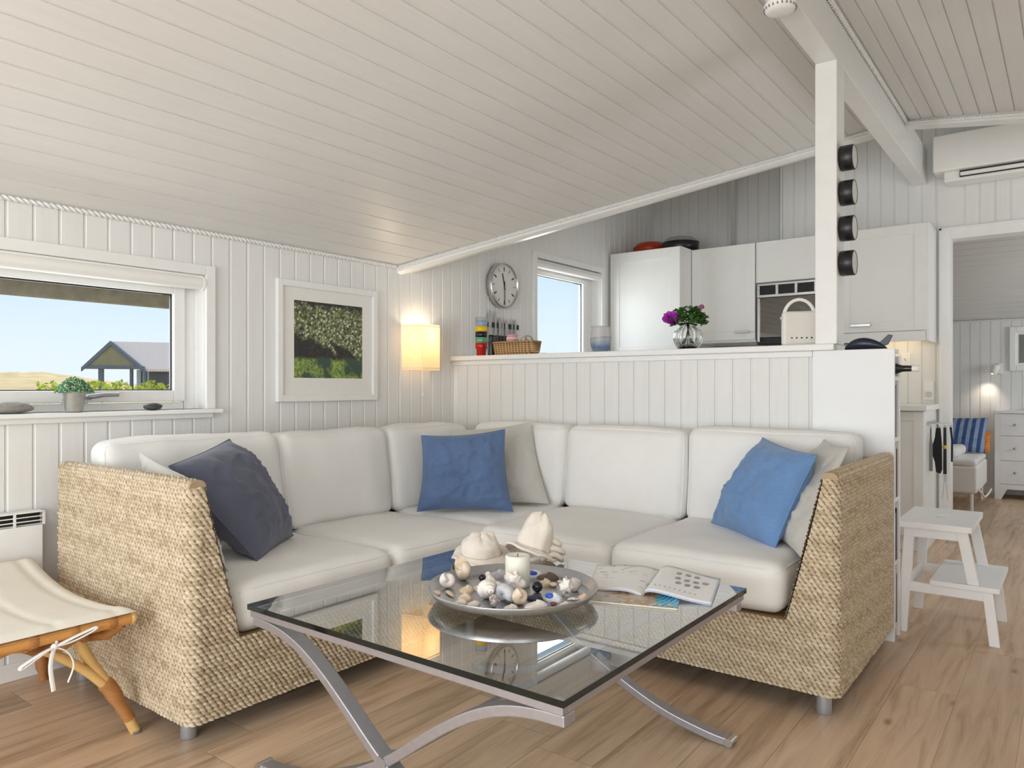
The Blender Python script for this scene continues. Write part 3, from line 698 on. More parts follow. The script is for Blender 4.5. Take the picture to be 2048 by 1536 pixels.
# ------------------------------------------------------------------ on the window wall
pf = thing('framed_picture', 'white framed garden picture with wide white mat on the panelled window wall', 'picture', (0,2.55,1.335))
y0, y1, z0, z1 = 2.215, 2.880, 1.025, 1.643
m = M(); w = .034
m.box(.001, y0, z0, .026, y0+w, z1); m.box(.001, y1-w, z0, .026, y1, z1); m.box(.001, y0+w, z1-w, .026, y1-w, z1); m.box(.001, y0+w, z0, .026, y1-w, z0+w)
build('frame', m, MTRIM, pf, bevel=.004)
m = M(); m.box(.002, y0+w, z0+w, .012, y1-w, z1-w); build('mat', m, plain('mat_board', hexlin(232,230,225), .6, var=.01, bump=0), pf)
def mk_art():
    t = NT('garden_print'); tc = t.n('ShaderNodeTexCoord'); sp = t.n('ShaderNodeSeparateXYZ'); t.l(tc.outputs['Object'], sp.inputs[0])
    hz = t.math('DIVIDE', t.math('SUBTRACT', sp.outputs['Z'], 1.147-1.335), .397)           # 0 bottom .. 1 top
    hy = t.math('DIVIDE', t.math('SUBTRACT', sp.outputs['Y'], 2.321-2.55), .452)
    v = t.coord(); n1 = t.noise(v, 60, 5, .7); n2 = t.noise(v, 11, 4, .6)
    vo = t.n('ShaderNodeTexVoronoi'); vo.inputs['Scale'].default_value = 52; t.l(v, vo.inputs['Vector'])
    bl = t.ramp(vo.outputs['Distance'], [(.16, (1,1,1,1)), (.42, (0,0,0,1))])
    leaf = t.ramp(n1, [(.36, hexlin(22,26,16)), (.5, hexlin(86,98,50)), (.64, hexlin(168,172,122))])
    leafb = t.mixc(t.math('MULTIPLY', bl, .85), leaf, hexlin(222,222,202))
    dark = t.ramp(n1, [(.4, hexlin(20,18,18)), (.7, hexlin(58,50,34))])
    crown = t.math('ADD', t.math('MULTIPLY', hz, 1.1), t.math('SUBTRACT', n2, .5))
    crown = t.math('SUBTRACT', crown, t.math('MULTIPLY', t.math('SUBTRACT', .55, hy), .45))
    c1 = t.mixc(t.ramp(crown, [(.42, (0,0,0,1)), (.52, (1,1,1,1))]), dark, leafb)
    top = t.math('ADD', hz, t.math('MULTIPLY', t.math('SUBTRACT', n2, .5), .35))
    c2 = t.mixc(t.ramp(top, [(.90, (0,0,0,1)), (.97, (1,1,1,1))]), c1, dark)
    grass = t.ramp(n1, [(.34, hexlin(60,80,44)), (.5, hexlin(126,150,66)), (.68, hexlin(172,186,96))])
    shade = t.mixc(t.ramp(n2, [(.45, (1,1,1,1)), (.56, (0,0,0,1))]), grass, hexlin(52,76,60))
    gl = t.math('ADD', hz, t.math('MULTIPLY', t.math('SUBTRACT', n2, .5), .16))
    c3 = t.mixc(t.ramp(gl, [(.24, (1,1,1,1)), (.28, (0,0,0,1))]), c2, shade)
    t.l(c3, t.b.inputs['Base Color']); t.set(Roughness=.35); return t.mat
m = M(); m.box(.002, 2.321, 1.147, .0125, 2.773, 1.544); build('print', m, mk_art(), pf)

lp = thing('wall_lamp', 'lit pleated fabric wall lamp in the corner beside the garden picture', 'wall lamp', (0,3.205,1.2))
def mk_shade():
    t = NT('lamp_shade_fabric'); tr = t.n('ShaderNodeBsdfTranslucent'); tr.inputs['Color'].default_value = lin((255,244,226))
    df = t.n('ShaderNodeBsdfDiffuse'); df.inputs['Color'].default_value = lin((246,232,214)); mx = t.n('ShaderNodeMixShader'); mx.inputs[0].default_value = .72
    t.l(df.outputs[0], mx.inputs[1]); t.l(tr.outputs[0], mx.inputs[2])
    em = t.n('ShaderNodeEmission'); em.inputs['Color'].default_value = lin((255,214,140)); em.inputs['Strength'].default_value = .13; ad = t.n('ShaderNodeAddShader'); t.l(mx.outputs[0], ad.inputs[0]); t.l(em.outputs[0], ad.inputs[1]); t.l(ad.outputs[0], t.out.inputs['Surface']); return t.mat
m = M(); pl = [(.002,3.090),(.112,3.114),(.128,3.130),(.128,3.278),(.112,3.298),(.002,3.322)]
for a, b in zip(pl, pl[1:]): m.add([(a[0],a[1],1.2),(b[0],b[1],1.2),(b[0],b[1],1.472),(a[0],a[1],1.472)], [(0,1,2,3)])
build('lamp_shade', m, mk_shade(), lp, solid=.002)
m = M(); m.box(.002, 3.16, 1.27, .02, 3.25, 1.40); m.tube([(.02,3.205,1.30),(.062,3.205,1.30),(.062,3.205,1.325)], .009, 10)
for z in (1.212, 1.460): m.tube([(p[0],p[1],z) for p in pl], .0022, 6)
build('lamp_holder', m, MTRIM, lp)
m = M(); m.ball((.062,3.205,1.362), (.026,.026,.036), 14, 10); build('bulb', m, emit('warm_bulb', (1,.72,.38,1), 9.0), lp)
m = M(); m.tube([(.05,3.215,1.30),(.052,3.216,1.06)], .0015, 5); m.lathe([(0,0),(.005,.004),(.004,.02),(0,.024)], (.052,3.216,1.04), 8); build('pull_cord', m, MTRIM, lp)
pl_ = bpy.data.lights.new('lamp_light', 'POINT'); pl_.energy = 1.7; pl_.color = (1,.84,.60); pl_.shadow_soft_size = .03
po = bpy.data.objects.new('lamp_light', pl_); COL.objects.link(po); po.location = (.066,3.205,1.415)

ck = thing('wall_clock', 'round steel wall clock above the knife rack', 'clock', (0,4.031,1.80))
RX = Matrix.Rotation(PI/2, 3, 'Y')
m = M(); m.lathe([(.150,.001),(.156,.006),(.156,.046),(.152,.052),(.146,.051),(.144,.036)], (0,4.031,1.80), 56, mat=RX, cap=False); build('case', m, MSTEEL, ck)
m = M(); m.lathe([(0,.0375),(.146,.0375)], (0,4.031,1.80), 48, mat=RX, smooth=False); fc = build('clock_face', m, plain('clock_face_white', hexlin(222,220,216), .5, var=.01, bump=0), ck)
for k in range(12):
    a = k*PI/6; L = .030 if k in (0,2,4,8,10) else .024; w_ = .0042 if k in (0,2,4,8,10) else .0016
    d = Vector((0,math.sin(a),math.cos(a))); t_ = Vector((0,math.cos(a),-math.sin(a))); m = M()
    m.obox(Vector((.039,4.031,1.80)) + d*(.128-L/2), (.0006,0,0), t_*w_, d*L/2); build('hour_mark', m, MBLACK, fc)
for a, L, w_, nm in ((math.radians(-15), .085, .004, 'hour_hand'), (PI, .135, .003, 'minute_hand')):
    d = Vector((0,math.sin(a),math.cos(a))); t_ = Vector((0,math.cos(a),-math.sin(a))); m = M()
    m.obox(Vector((.042 if nm[0] == 'h' else .0445,4.031,1.80)) + d*(L/2-.015), (.0008,0,0), t_*w_, d*(L/2+.015)); build(nm, m, MBLACK, ck)

rk = thing('knife_rack', 'black magnetic knife rack on the wall under the clock', 'knife rack', (0,4.08,1.52))
m = M(); m.box(.001, 3.895, 1.508, .014, 4.235, 1.542); build('bar', m, MBLACK, rk, bevel=.002)
KN = [(3.904,1.633,.017,'tallest kitchen knife, at the left end of the black rack'), (3.964,1.628,.010,'slim tall kitchen knife, second from the left on the black rack'), (4.014,1.588,.016,'kitchen knife third from the left on the black rack'), (4.045,1.583,.010,'narrow kitchen knife in the middle of the black rack'), (4.088,1.574,.020,'broad short kitchen knife right of the middle of the black rack'), (4.151,1.592,.009,'thin kitchen knife second from the right on the black rack'), (4.190,1.585,.012,'kitchen knife at the right end of the black rack')]
for y, zt, w_, lb in KN:
    k = thing('kitchen_knife', lb, 'knife', (.016,y,1.43), 'knives on the magnetic rack')
    m = M(); m.prism([(.0155,y-w_*.9,1.455),(.0155,y+w_*.9,1.455),(.0155,y+w_*.9,zt-.05),(.0155,y+w_*.5,zt-.018),(.0155,y-w_*.2,zt),(.0155,y-w_*.9,zt-.03)], (.0018,0,0)); build('blade', m, MSTEEL, k)
    m = M(); m.box(.010, y-.011, 1.345, .026, y+.011, 1.455); build('handle', m, MBLACK, k, bevel=.004)

rd = thing('panel_radiator', 'white panel heater with slotted grille low on the window wall', 'radiator', (.03,.4,.28))
m = M(); m.box(.012, -.5, .28, .058, 1.155, .58); build('front_panel', m, MTRIM, rd, bevel=.004)
m = M(); m.box(.012, -.5, .582, .05, 1.155, .584); m.box(.012, -.5, .628, .06, 1.155, .634); 
for k in range(18): y = -.5 + k*.0973; m.box(.05, y, .58, .057, y+.008, .632)
for z in (.597, .613): m.box(.05, -.5, z-.0018, .056, 1.155, z+.0018)
build('grille', m, MTRIM, rd)
m = M(); m.box(.012, -.498, .584, .03, 1.153, .628); build('grille_recess', m, MBLACK, rd)

# sill objects
m = M(); m.ball((.02,1.060,1.022), (.038,.075,.022), 24, 14, jit=.12, seed=3)
tag(build('stone', m, plain('grey_pebble', hexlin(140,136,130), .8, var=.15, scale=60, bump=.2), origin=(.02,1.06,1.0)), 'flat grey stone on the window sill at the left edge of the photo', 'stone')
m = M(); m.ball((.035,1.585,1.016), (.022,.040,.016), 20, 12, jit=.15, seed=8)
tag(build('stone', m, plain('black_pebble', hexlin(62,66,66), .5, var=.2, scale=60, bump=.1), origin=(.035,1.585,1.0)), 'small black stone at the right end of the window sill', 'stone')
pt = thing('potted_plant', 'small green plant in a zinc pot on the window sill', 'plant', (.03,1.275,1.0))
m = M(); m.lathe([(.0,.001),(.028,.001),(.031,.004),(.040,.078),(.043,.082),(.041,.084),(.038,.076),(.0,.072)], (.03,1.275,1.0), 28)
for s_ in (1,-1):
    m.tube([(.03,1.275+s_*.036,1.05),(.03,1.275+s_*.048,1.048),(.03,1.275+s_*.049,1.036),(.03,1.275+s_*.035,1.034)], .0025, 6)
build('pot', m, MZINC, pt)
m = M()
for i in range(1500):
    a = rnd.uniform(0,2*PI); q = rnd.random()**.5; zz = rnd.random()
    c = Vector((.03+.062*q*math.cos(a)*(1-.35*zz), 1.275+.072*q*math.sin(a)*(1-.35*zz), 1.078+.062*zz*(1-.5*q*q)))
    d = Vector((rnd.uniform(-1,1),rnd.uniform(-1,1),rnd.uniform(-.2,1))).normalized(); e_ = d.orthogonal().normalized(); L = rnd.uniform(.005,.009)
    m.add([c-d*L, c+e_*L*.5, c+d*L, c-e_*L*.5], [(0,1,2,3)], 0 if rnd.random() < .85 else 1)
build('foliage', m, [plain('sage_green_leaves', hexlin(108,156,116), .6, var=.35, scale=90, bump=0), plain('pale_leaf_tips', hexlin(206,206,178), .6, bump=0)], pt)

# ------------------------------------------------------------------ kitchen behind the half wall
def shaker(m, x0, x1, z0, z1, y, d=.02, rail=.07):
    m.box(x0, y, z0, x0+rail, y+d, z1); m.box(x1-rail, y, z0, x1, y+d, z1); m.box(x0+rail, y, z1-rail, x1-rail, y+d, z1); m.box(x0+rail, y, z0, x1-rail, y+d, z0+rail)
    m.box(x0+rail-.002, y+.006, z0+rail-.002, x1-rail+.002, y+d, z1-rail+.002)
def handle(parent, x0, x1, y, z):
    m = M(); m.box(x0, y-.028, z-.009, x1, y-.020, z+.009); m.box(x0+.004, y-.021, z-.006, x0+.016, y, z+.006); m.box(x1-.016, y-.021, z-.006, x1-.004, y, z+.006)
    build('handle', m, MSTEEL, parent, bevel=.002)
def cabinet(name, label, cat, x0, x1, y0, y1, z0, z1, doors, rail=.07):
    c = thing(name, label, cat, ((x0+x1)/2,(y0+y1)/2,z0))
    m = M(); m.box(x0, y0+.021, z0, x1, y1, z1); build('body', m, MCAB, c, bevel=.0015)
    for (a, b, q0, q1, h) in doors:
        m = M(); shaker(m, a+.0015, b-.0015, q0+.0015, q1-.0015, y0, rail=rail); d = build('door', m, MCAB, c, bevel=.0015)
        if h: handle(d, h[0], h[1], y0, h[2])
    return c
cabinet('tall_cabinet', 'tall white kitchen cabinet in the far left kitchen corner', 'cabinet', .022, .660, 5.53, 6.27, 0, 2.235, [(.022,.660,1.35,2.233,None),(.022,.660,.1,1.345,None)], .085)
cabinet('wall_cabinet', 'white wall cabinet between the tall cabinet and the microwave', 'cabinet', .664, 1.190, 5.75, 6.27, 1.456, 2.23, [(.664,1.190,1.472,2.23,(1.029,1.142,1.535))])
cabinet('wall_cabinet', 'flap fronted white wall cabinet above the microwave', 'cabinet', 1.196, 1.802, 5.75, 6.12, 1.911, 2.23, [(1.196,1.802,1.913,2.23,None)], .001)
rc = cabinet('wall_cabinet', 'white wall cabinet beside the doorway with steel bar handle', 'cabinet', 1.806, 2.384, 5.75, 6.12, 1.49, 2.233, [(1.806,2.370,1.492,2.232,(1.892,2.021,1.542))])
m = M(); m.box(1.81, 5.755, 1.420, 2.362, 5.775, 1.488); m.box(2.366, 5.77, 1.418, 2.384, 6.12, 1.492); build('pelmet', m, MCAB, rc, bevel=.002)
m = M(); m.box(1.9, 5.95, 1.462, 2.3, 6.0, 1.485); build('under_cabinet_light', m, emit('warm_strip_light', (1,.75,.38,1), 1.6), rc)
al = bpy.data.lights.new('under_cabinet_lamp', 'AREA'); al.energy = .45; al.size = .35; al.color = (1,.78,.48); ao = bpy.data.objects.new('under_cabinet_lamp', al); COL.objects.link(ao); ao.location = (2.1,5.97,1.455)
mc = thing('microwave_oven', 'built-in mirrored microwave oven with vent slots under the flap cabinet', 'microwave', (1.5,5.9,1.43))
m = M(); m.box(1.204, 5.765, 1.43, 1.798, 6.11, 1.905); build('housing', m, MDARK, mc)
m = M(); m.box(1.206, 5.748, 1.795, 1.796, 5.764, 1.815); m.box(1.206, 5.748, 1.886, 1.796, 5.764, 1.903)
for k in range(5): x = 1.206+k*.1425; m.box(x, 5.748, 1.815, x+.02, 5.764, 1.886)
build('vent_frame', m, MSTEEL, mc, bevel=.001)
m = M()
for k in range(7): z = 1.820+k*.0095; m.box(1.22, 5.752, z, 1.79, 5.762, z+.004)
build('vent_slats', m, MBLACK, mc)
t = NT('dark_mirror_glass'); t.set(Base_Color=(.20,.195,.185,1), Metallic=1.0, Roughness=.04); MMIR = t.mat
m = M(); m.box(1.228, 5.748, 1.485, 1.776, 5.764, 1.79); build('door', m, MMIR, mc, bevel=.001)
m = M(); m.box(1.208, 5.7485, 1.45, 1.226, 5.764, 1.79); m.box(1.778, 5.7485, 1.45, 1.796, 5.764, 1.79); build('side_trim', m, MSTEEL, mc)
m = M(); m.box(1.206, 5.735, 1.436, 1.796, 5.765, 1.452); build('handle', m, MBLACK, mc, bevel=.003)
bc = cabinet('base_cabinet', 'white kitchen base cabinet at the end of the worktop by the doorway', 'cabinet', .67, 2.384, 5.55, 6.12, .0, .940, [(.672,1.25,.1,.936,None),(1.252,1.82,.1,.936,None),(1.822,2.382,.1,.936,None)], .06)
m = M(); m.box(.666, 5.505, .941, 2.405, 6.125, .977); tag(build('worktop', m, MTRIM, origin=(1.5,5.8,.941), bevel=.004), 'white kitchen worktop along the far wall', 'worktop')

pr = thing('casserole', 'orange red lidded casserole on top of the tall cabinet', 'casserole', (.20,5.93,2.236))
MRED = plain('orange_enamel', hexlin(176,58,24), .3, var=.06, bump=0)
m = M(); m.lathe([(0,.0),(.125,.0),(.142,.02),(.148,.075),(.150,.08),(.0,.08)], (.20,5.93,2.236), 36); build('pot', m, MRED, pr)
m = M(); m.lathe([(.152,.081),(.150,.092),(.11,.128),(.03,.145),(.0,.146)], (.20,5.93,2.236), 36); build('lid', m, MRED, pr)
pb = thing('frying_pan', 'black pan with a glass lid on top of the tall cabinet', 'pan', (.515,5.86,2.236))
m = M(); m.lathe([(0,.0),(.125,.0),(.150,.03),(.156,.085),(.150,.085),(.142,.03),(.0,.010)], (.515,5.86,2.236), 36); build('pan', m, MBLACK, pb)
m = M(); m.lathe([(.157,.087),(.12,.122),(.05,.138),(0,.14)], (.515,5.86,2.236), 36); build('lid', m, MCLEAR, pb)

ZC = 1.295                                                    # top of the half-wall cap
CC = [('red', (176,26,24)), ('green', (96,158,128)), ('black', (16,16,34)), ('yellow', (222,190,30)), ('blue', (140,164,190))]
for k, (nm, col) in enumerate(CC):
    lb = {'red': 'red tumbler at the bottom of the stack of tumblers', 'green': 'sea green tumbler second from the bottom of the stack', 'black': 'black tumbler in the middle of the tumbler stack', 'yellow': 'yellow tumbler above the black one in the stack', 'blue': 'pale blue tumbler near the top of the tumbler stack'}[nm]
    z = ZC + k*.0355 + .0005; m = M(); m.lathe([(0,0),(.027,0),(.029,.003),(.0315,.045),(.0375,.048),(.0385,.083),(.0365,.083),(.035,.05),(.0285,.046),(.0,.006)], (.181,3.61,z), 28)
    tag(build('tumbler', m, plain(nm+'_tumbler_glass', lin(col), .12, var=.02, bump=0), origin=(.181,3.61,z)), lb, 'tumbler', 'stacked tumblers on the half wall')
z = ZC+5*.0355+.0005; m = M(); m.lathe([(0,0),(.027,0),(.029,.003),(.0315,.03),(.0375,.034),(.0385,.071),(.037,.071),(.035,.036),(.0,.006)], (.181,3.61,z), 28)
tag(build('tumbler', m, MCLEAR, origin=(.181,3.61,z)), 'clear tumbler on top of the tumbler stack', 'tumbler', 'stacked tumblers on the half wall')
m = M(); m.lathe([(0,0),(.021,0),(.022,.01),(.019,.05),(.021,.085),(.016,.095),(.020,.110),(.017,.128),(0,.132)], (.272,3.60,ZC), 20)
tag(build('pepper_mill', m, MBLACK, origin=(.272,3.60,ZC)), 'slim black mill between the tumblers and the basket', 'pepper mill')
bk = thing('basket', 'low woven basket on the half wall below the kitchen knives', 'basket', (.455,3.62,ZC))
def mk_bask():
    t = NT('basket_weave'); wv = t.n('ShaderNodeTexWave'); wv.bands_direction = 'Z'; wv.inputs['Scale'].default_value = 26; t.l(t.coord(), wv.inputs['Vector'])
    w2 = t.n('ShaderNodeTexWave'); w2.bands_direction = 'X'; w2.inputs['Scale'].default_value = 14; w2.inputs['Distortion'].default_value = 2; t.l(t.coord(), w2.inputs['Vector'])
    h = t.math('MULTIPLY', wv.outputs['Fac'], w2.outputs['Fac'])
    t.l(t.ramp(h, [(0, hexlin(128,94,58)), (.5, hexlin(196,160,112)), (1, hexlin(220,190,144))]), t.b.inputs['Base Color']); t.set(Roughness=.6); t.bump(h, .8, .003); return t.mat
MBASK = mk_bask()
def rrect(cx_, cy_, hx, hy, n=40, p=4):
    out = []
    for k in range(n):
        a = 2*PI*k/n; c_, s_ = math.cos(a), math.sin(a)
        out.append((cx_+hx*math.copysign(abs(c_)**(2/p), c_), cy_+hy*math.copysign(abs(s_)**(2/p), s_)))
    return out
m = M(); rings = [(.135,.058,.0),(.150,.066,.02),(.158,.072,.075),(.150,.065,.075),(.140,.058,.012)]; vs = []
for hx, hy, z in rings: vs += [(x,y,ZC+z) for x, y in rrect(.455,3.620,hx,hy)]
m.add(vs, [(r*40+k,r*40+(k+1)%40,(r+1)*40+(k+1)%40,(r+1)*40+k) for r in range(4) for k in range(40)] + [tuple(range(39,-1,-1)), tuple(range(160,200))], 0, True)
build('body', m, MBASK, bk)
m = M(); m.tube([(x,y,ZC+.077) for x, y in rrect(.455,3.62,.154,.069)], .007, 8, closed=True); build('rim', m, MBASK, bk)
m = M(); m.lathe([(0,0),(.038,0),(.041,.05),(.036,.094),(.034,.098),(.034,.112),(.030,.114),(0,.115)], (.428,3.61,ZC+.0125), 28); m.lathe([(.0372,.088),(.0378,.088),(.0378,.094),(.0368,.094)], (.428,3.61,ZC+.0125), 28, 1)
tag(build('enamel_canister', m, [plain('dusty_pink_enamel', hexlin(206,150,158), .35, var=.03, bump=0), MTRIM], origin=(.428,3.61,ZC+.0125)), 'dusty pink canister with a white band standing in the basket', 'canister')
dr = thing('round_tin', 'round tin lid with pale teal centre leaning in the basket', 'tin', (.528,3.60,ZC+.0125))
R_ = Matrix.Rotation(math.radians(68), 3, 'X'); m = M(); m.lathe([(0,-.012),(.050,-.012),(.054,-.006),(.054,.008),(.050,.012),(.044,.011)], (.528,3.615,ZC+.067), 32, mat=R_); build('rim', m, plain('brown_tin_rim', hexlin(168,140,112), .4, var=.1, bump=0), dr)
t = NT('teal_floral_print'); f_ = t.noise(t.coord(), 26, 2); t.l(t.ramp(f_, [(.38, hexlin(140,40,72)), (.46, hexlin(168,196,184)), (.7, hexlin(176,214,216))]), t.b.inputs['Base Color']); t.set(Roughness=.3)
m = M(); m.lathe([(0,.0112),(.045,.0112)], (.528,3.615,ZC+.067), 32, mat=R_, smooth=False); build('picture_disc', m, t.mat, dr)
m = M(); m.box(.560, 3.585, ZC+.0125, .595, 3.65, ZC+.085); tag(build('small_box', m, plain('pale_card', hexlin(206,200,192), .6, bump=0), origin=(.577,3.62,ZC+.0125), bevel=.004), 'pale card box at the right end of the basket', 'box')

vz = M(); vz.lathe([(0,0),(.040,0),(.043,.004),(.056,.04),(.061,.075),(.060,.10),(.054,.132),(.058,.146),(.055,.146),(.050,.132),(.0,.12)], (1.045,3.62,ZC), 36)
t = NT('glazed_stoneware_bands'); tc = t.n('ShaderNodeTexCoord'); sp = t.n('ShaderNodeSeparateXYZ'); t.l(tc.outputs['Object'], sp.inputs[0])
zz_ = t.math('ADD', t.math('DIVIDE', sp.outputs['Z'], .146), t.math('MULTIPLY', t.math('SUBTRACT', t.noise(t.coord(), 22, 3), .5), .18))
t.l(t.ramp(zz_, [(.05, hexlin(128,140,152)), (.2, hexlin(92,116,158)), (.32, hexlin(136,152,166)), (.5, hexlin(164,170,172)), (.56, hexlin(136,142,150)), (.60, hexlin(186,184,184)), (1, hexlin(188,186,188))]), t.b.inputs['Base Color']); t.set(Roughness=.35)
tag(build('stoneware_vase', vz, t.mat, origin=(1.045,3.62,ZC)), 'grey and blue banded stoneware vase by the kitchen window', 'vase')

fv = thing('flower_vase', 'ribbed clear glass vase holding a bunch of leafy pink roses', 'vase', (1.579,3.60,ZC))
rip = lambda th: .035*math.cos(14*th)
m = M(); m.lathe([(0,0),(.046,0),(.052,.004),(.070,.04),(.075,.065),(.066,.095),(.042,.112),(.034,.122),(.036,.132),(.0335,.132),(.031,.122),(.038,.110),(.062,.092),(.070,.065),(.065,.042),(.046,.012),(0,.010)], (1.579,3.60,ZC), 84, ripple=rip); build('vase', m, MVASE, fv)
m = M()
for k in range(9):
    a = k*2.4; r = .012+.012*rnd.random(); m.tube([(1.579-r*math.cos(a)*1.6,3.60-r*math.sin(a)*1.6,ZC+.02),(1.579+r*math.cos(a)*.4,3.60+r*math.sin(a)*.4,ZC+.12),(1.579+r*math.cos(a)*2.4,3.60+r*math.sin(a)*2.2,ZC+.18)], .0022, 6)
build('stems', m, plain('green_stems', hexlin(92,110,52), .5, bump=0), fv)
MLEAF = plain('rose_leaves', hexlin(66,108,46), .45, var=.4, scale=60, bump=.1)
m = M()
def leaf(m, c, d, n, L, w_):
    d = d.normalized(); s_ = d.cross(n).normalized(); n = s_.cross(d)
    prof = [(-1,0),(-.6,.65),(0,1),(.55,.7),(1,0)]; vs = []
    for a, b in prof: vs += [c + d*a*L + s_*b*w_ + n*.12*L*(b*b), c + d*a*L, c + d*a*L - s_*b*w_ + n*.12*L*(b*b)]
    m.add(vs, [(3*i+j,3*i+3+j,3*i+4+j,3*i+1+j) for i in range(4) for j in (0,1)], 0, True)
for i in range(290):
    a = rnd.uniform(0,2*PI); q = rnd.random()**.5; zz = rnd.random()
    c = Vector((1.582+.098*q*math.cos(a), 3.595+.075*q*math.sin(a), ZC+.150+.078*zz*(1-.4*q) - .022*(q>.75)))
    leaf(m, c, Vector((math.cos(a)*.7+rnd.uniform(-.5,.5), math.sin(a)*.7+rnd.uniform(-.5,.5), rnd.uniform(-.4,.5))), Vector((rnd.uniform(-.5,.5),rnd.uniform(-.8,.3),1)).normalized(), rnd.uniform(.014,.021), rnd.uniform(.009,.013))
build('leaves', m, MLEAF, fv)
MPET = plain('magenta_petals', hexlin(176,56,178), .5, var=.2, scale=50, bump=.05)
def rose(c, r, n, name='rose', mat=MPET):
    m = M(); c = Vector(c)
    for k in range(n):
        a = k*2.399; el = .15 + .75*(k/n); d = Vector((math.cos(a)*math.cos(el), math.sin(a)*math.cos(el), math.sin(el)))
        d = Matrix.Rotation(math.radians(40), 3, 'X') @ d
        leaf(m, c + d*r*.55, d, Vector((-d.y, d.x, .6)).normalized(), r*.62, r*.62)
    m.ball(c, r*.38, 10, 7); build(name, m, mat, fv)
rose((1.508,3.555,ZC+.155), .044, 18); rose((1.535,3.545,ZC+.165), .014, 9); rose((1.668,3.56,ZC+.208), .016, 9, mat=plain('faded_pink_petals', hexlin(170,104,140), .5, var=.2, scale=50, bump=0))

ra = thing('portable_radio', 'white portable radio with carry handle behind the white post', 'radio', (2.128,3.635,ZC))
Rr = Matrix.Rotation(math.radians(22), 3, 'Z'); rc0 = Vector((2.128,3.635,ZC))
def rp(x, y, z): return tuple(Rr @ Vector((x,y,z)) + rc0)
def rbox(m, x0, y0, z0, x1, y1, z1, mi=0):
    vs = [rp(x,y,z) for x in (x0,x1) for y in (y0,y1) for z in (z0,z1)]; m.add(vs, [(0,1,3,2),(4,6,7,5),(0,4,5,1),(2,3,7,6),(0,2,6,4),(1,5,7,3)], mi)
MRAD = plain('radio_white', hexlin(226,223,216), .45, var=.02, bump=.03)
m = M(); rbox(m, -.078, -.033, .0, .078, .040, .165); build('body', m, MRAD, ra, bevel=.014, seg=3)
m = M(); rbox(m, -.060, -.0365, .012, .076, -.032, .158); fp = build('front_panel', m, plain('radio_panel', hexlin(218,214,206), .5, var=.02, bump=0), ra, bevel=.004)
m = M()
for k in range(5): rbox(m, -.040+k*.022, -.0385, .034, -.033+k*.022, -.036, .041)
build('button', m, MBLACK, fp)
m = M(); m.tube([rp(.07*math.cos(PI-PI*k/16), .003, .135+.088*math.sin(PI*k/16)) for k in range(17)], .0055, 8, sy=1.6); build('carry_handle', m, MPLAST, ra)
m = M(); m.tube([rp(-.079,.003,.135), rp(-.084,.003,.135)], .010, 12); build('handle_pivot', m, MSTEEL, ra)

# post tins
for k, z in enumerate((2.143,1.984,1.822,1.664)):
    lb = ['topmost black round tin on the white post', 'second black round tin from the top of the white post', 'third black round tin from the top of the white post', 'lowest black round tin on the white post'][k]
    tn = thing('round_black_tin', lb, 'tin', (XB1,3.60,z), 'black round tins in a row down the white post')
    m = M(); m.lathe([(0,.001),(.052,.001),(.057,.006),(.057,.058),(.054,.061),(.052,.061),(.051,.0585)], (XB1,3.60,z), 36, mat=RX, cap=False); build('case', m, MBLACK, tn)
    m = M(); m.lathe([(0,.0595),(.0515,.0595)], (XB1,3.60,z), 32, mat=RX, smooth=False); build('clear_face', m, plain('pale_face', hexlin(206,204,196), .2, bump=0) if k == 0 else bpy.data.materials['pale_face'], tn)

sd = thing('smoke_detector', 'round white smoke detector under the ceiling beam', 'smoke detector', (2.275,2.872,2.578))
m = M(); m.lathe([(.050,-.001),(.050,-.012)], (2.275,2.872,2.578), 32); build('base', m, MPLAST, sd)
m = M(); m.lathe([(.058,-.012),(.060,-.016),(.060,-.026),(.052,-.040),(.036,-.046),(0,-.047)], (2.275,2.872,2.578), 36); build('cover', m, MPLAST, sd)
m = M()
for k in range(22): a = 2*PI*k/22; m.obox((2.275+.0585*math.cos(a),2.872+.0585*math.sin(a),2.578-.031), (.0022,0,0), (0,.0022,0), (0,0,.004))
build('vent_slots', m, plain('grey_slots', (.2,.2,.2,1), .6, bump=0), sd)

ac = thing('air_conditioner', 'white wall mounted air conditioner above the doorway', 'air conditioner', (2.8,6.0,2.52))
m = M(); m.box(2.386, 5.905, 2.602, 3.24, 6.115, 2.856); build('housing', m, MPLAST, ac, bevel=.010, seg=3)
m = M(); m.box(2.45, 5.945, 2.532, 3.18, 6.115, 2.604); build('lower_tray', m, MPLAST, ac, bevel=.008)
m = M(); m.box(2.545, 5.940, 2.552, 3.09, 5.948, 2.598); build('outlet_slot', m, MBLACK, ac)
m = M(); m.box(2.55, 5.925, 2.560, 3.085, 5.942, 2.584); build('louvre', m, MPLAST, ac, bevel=.003)

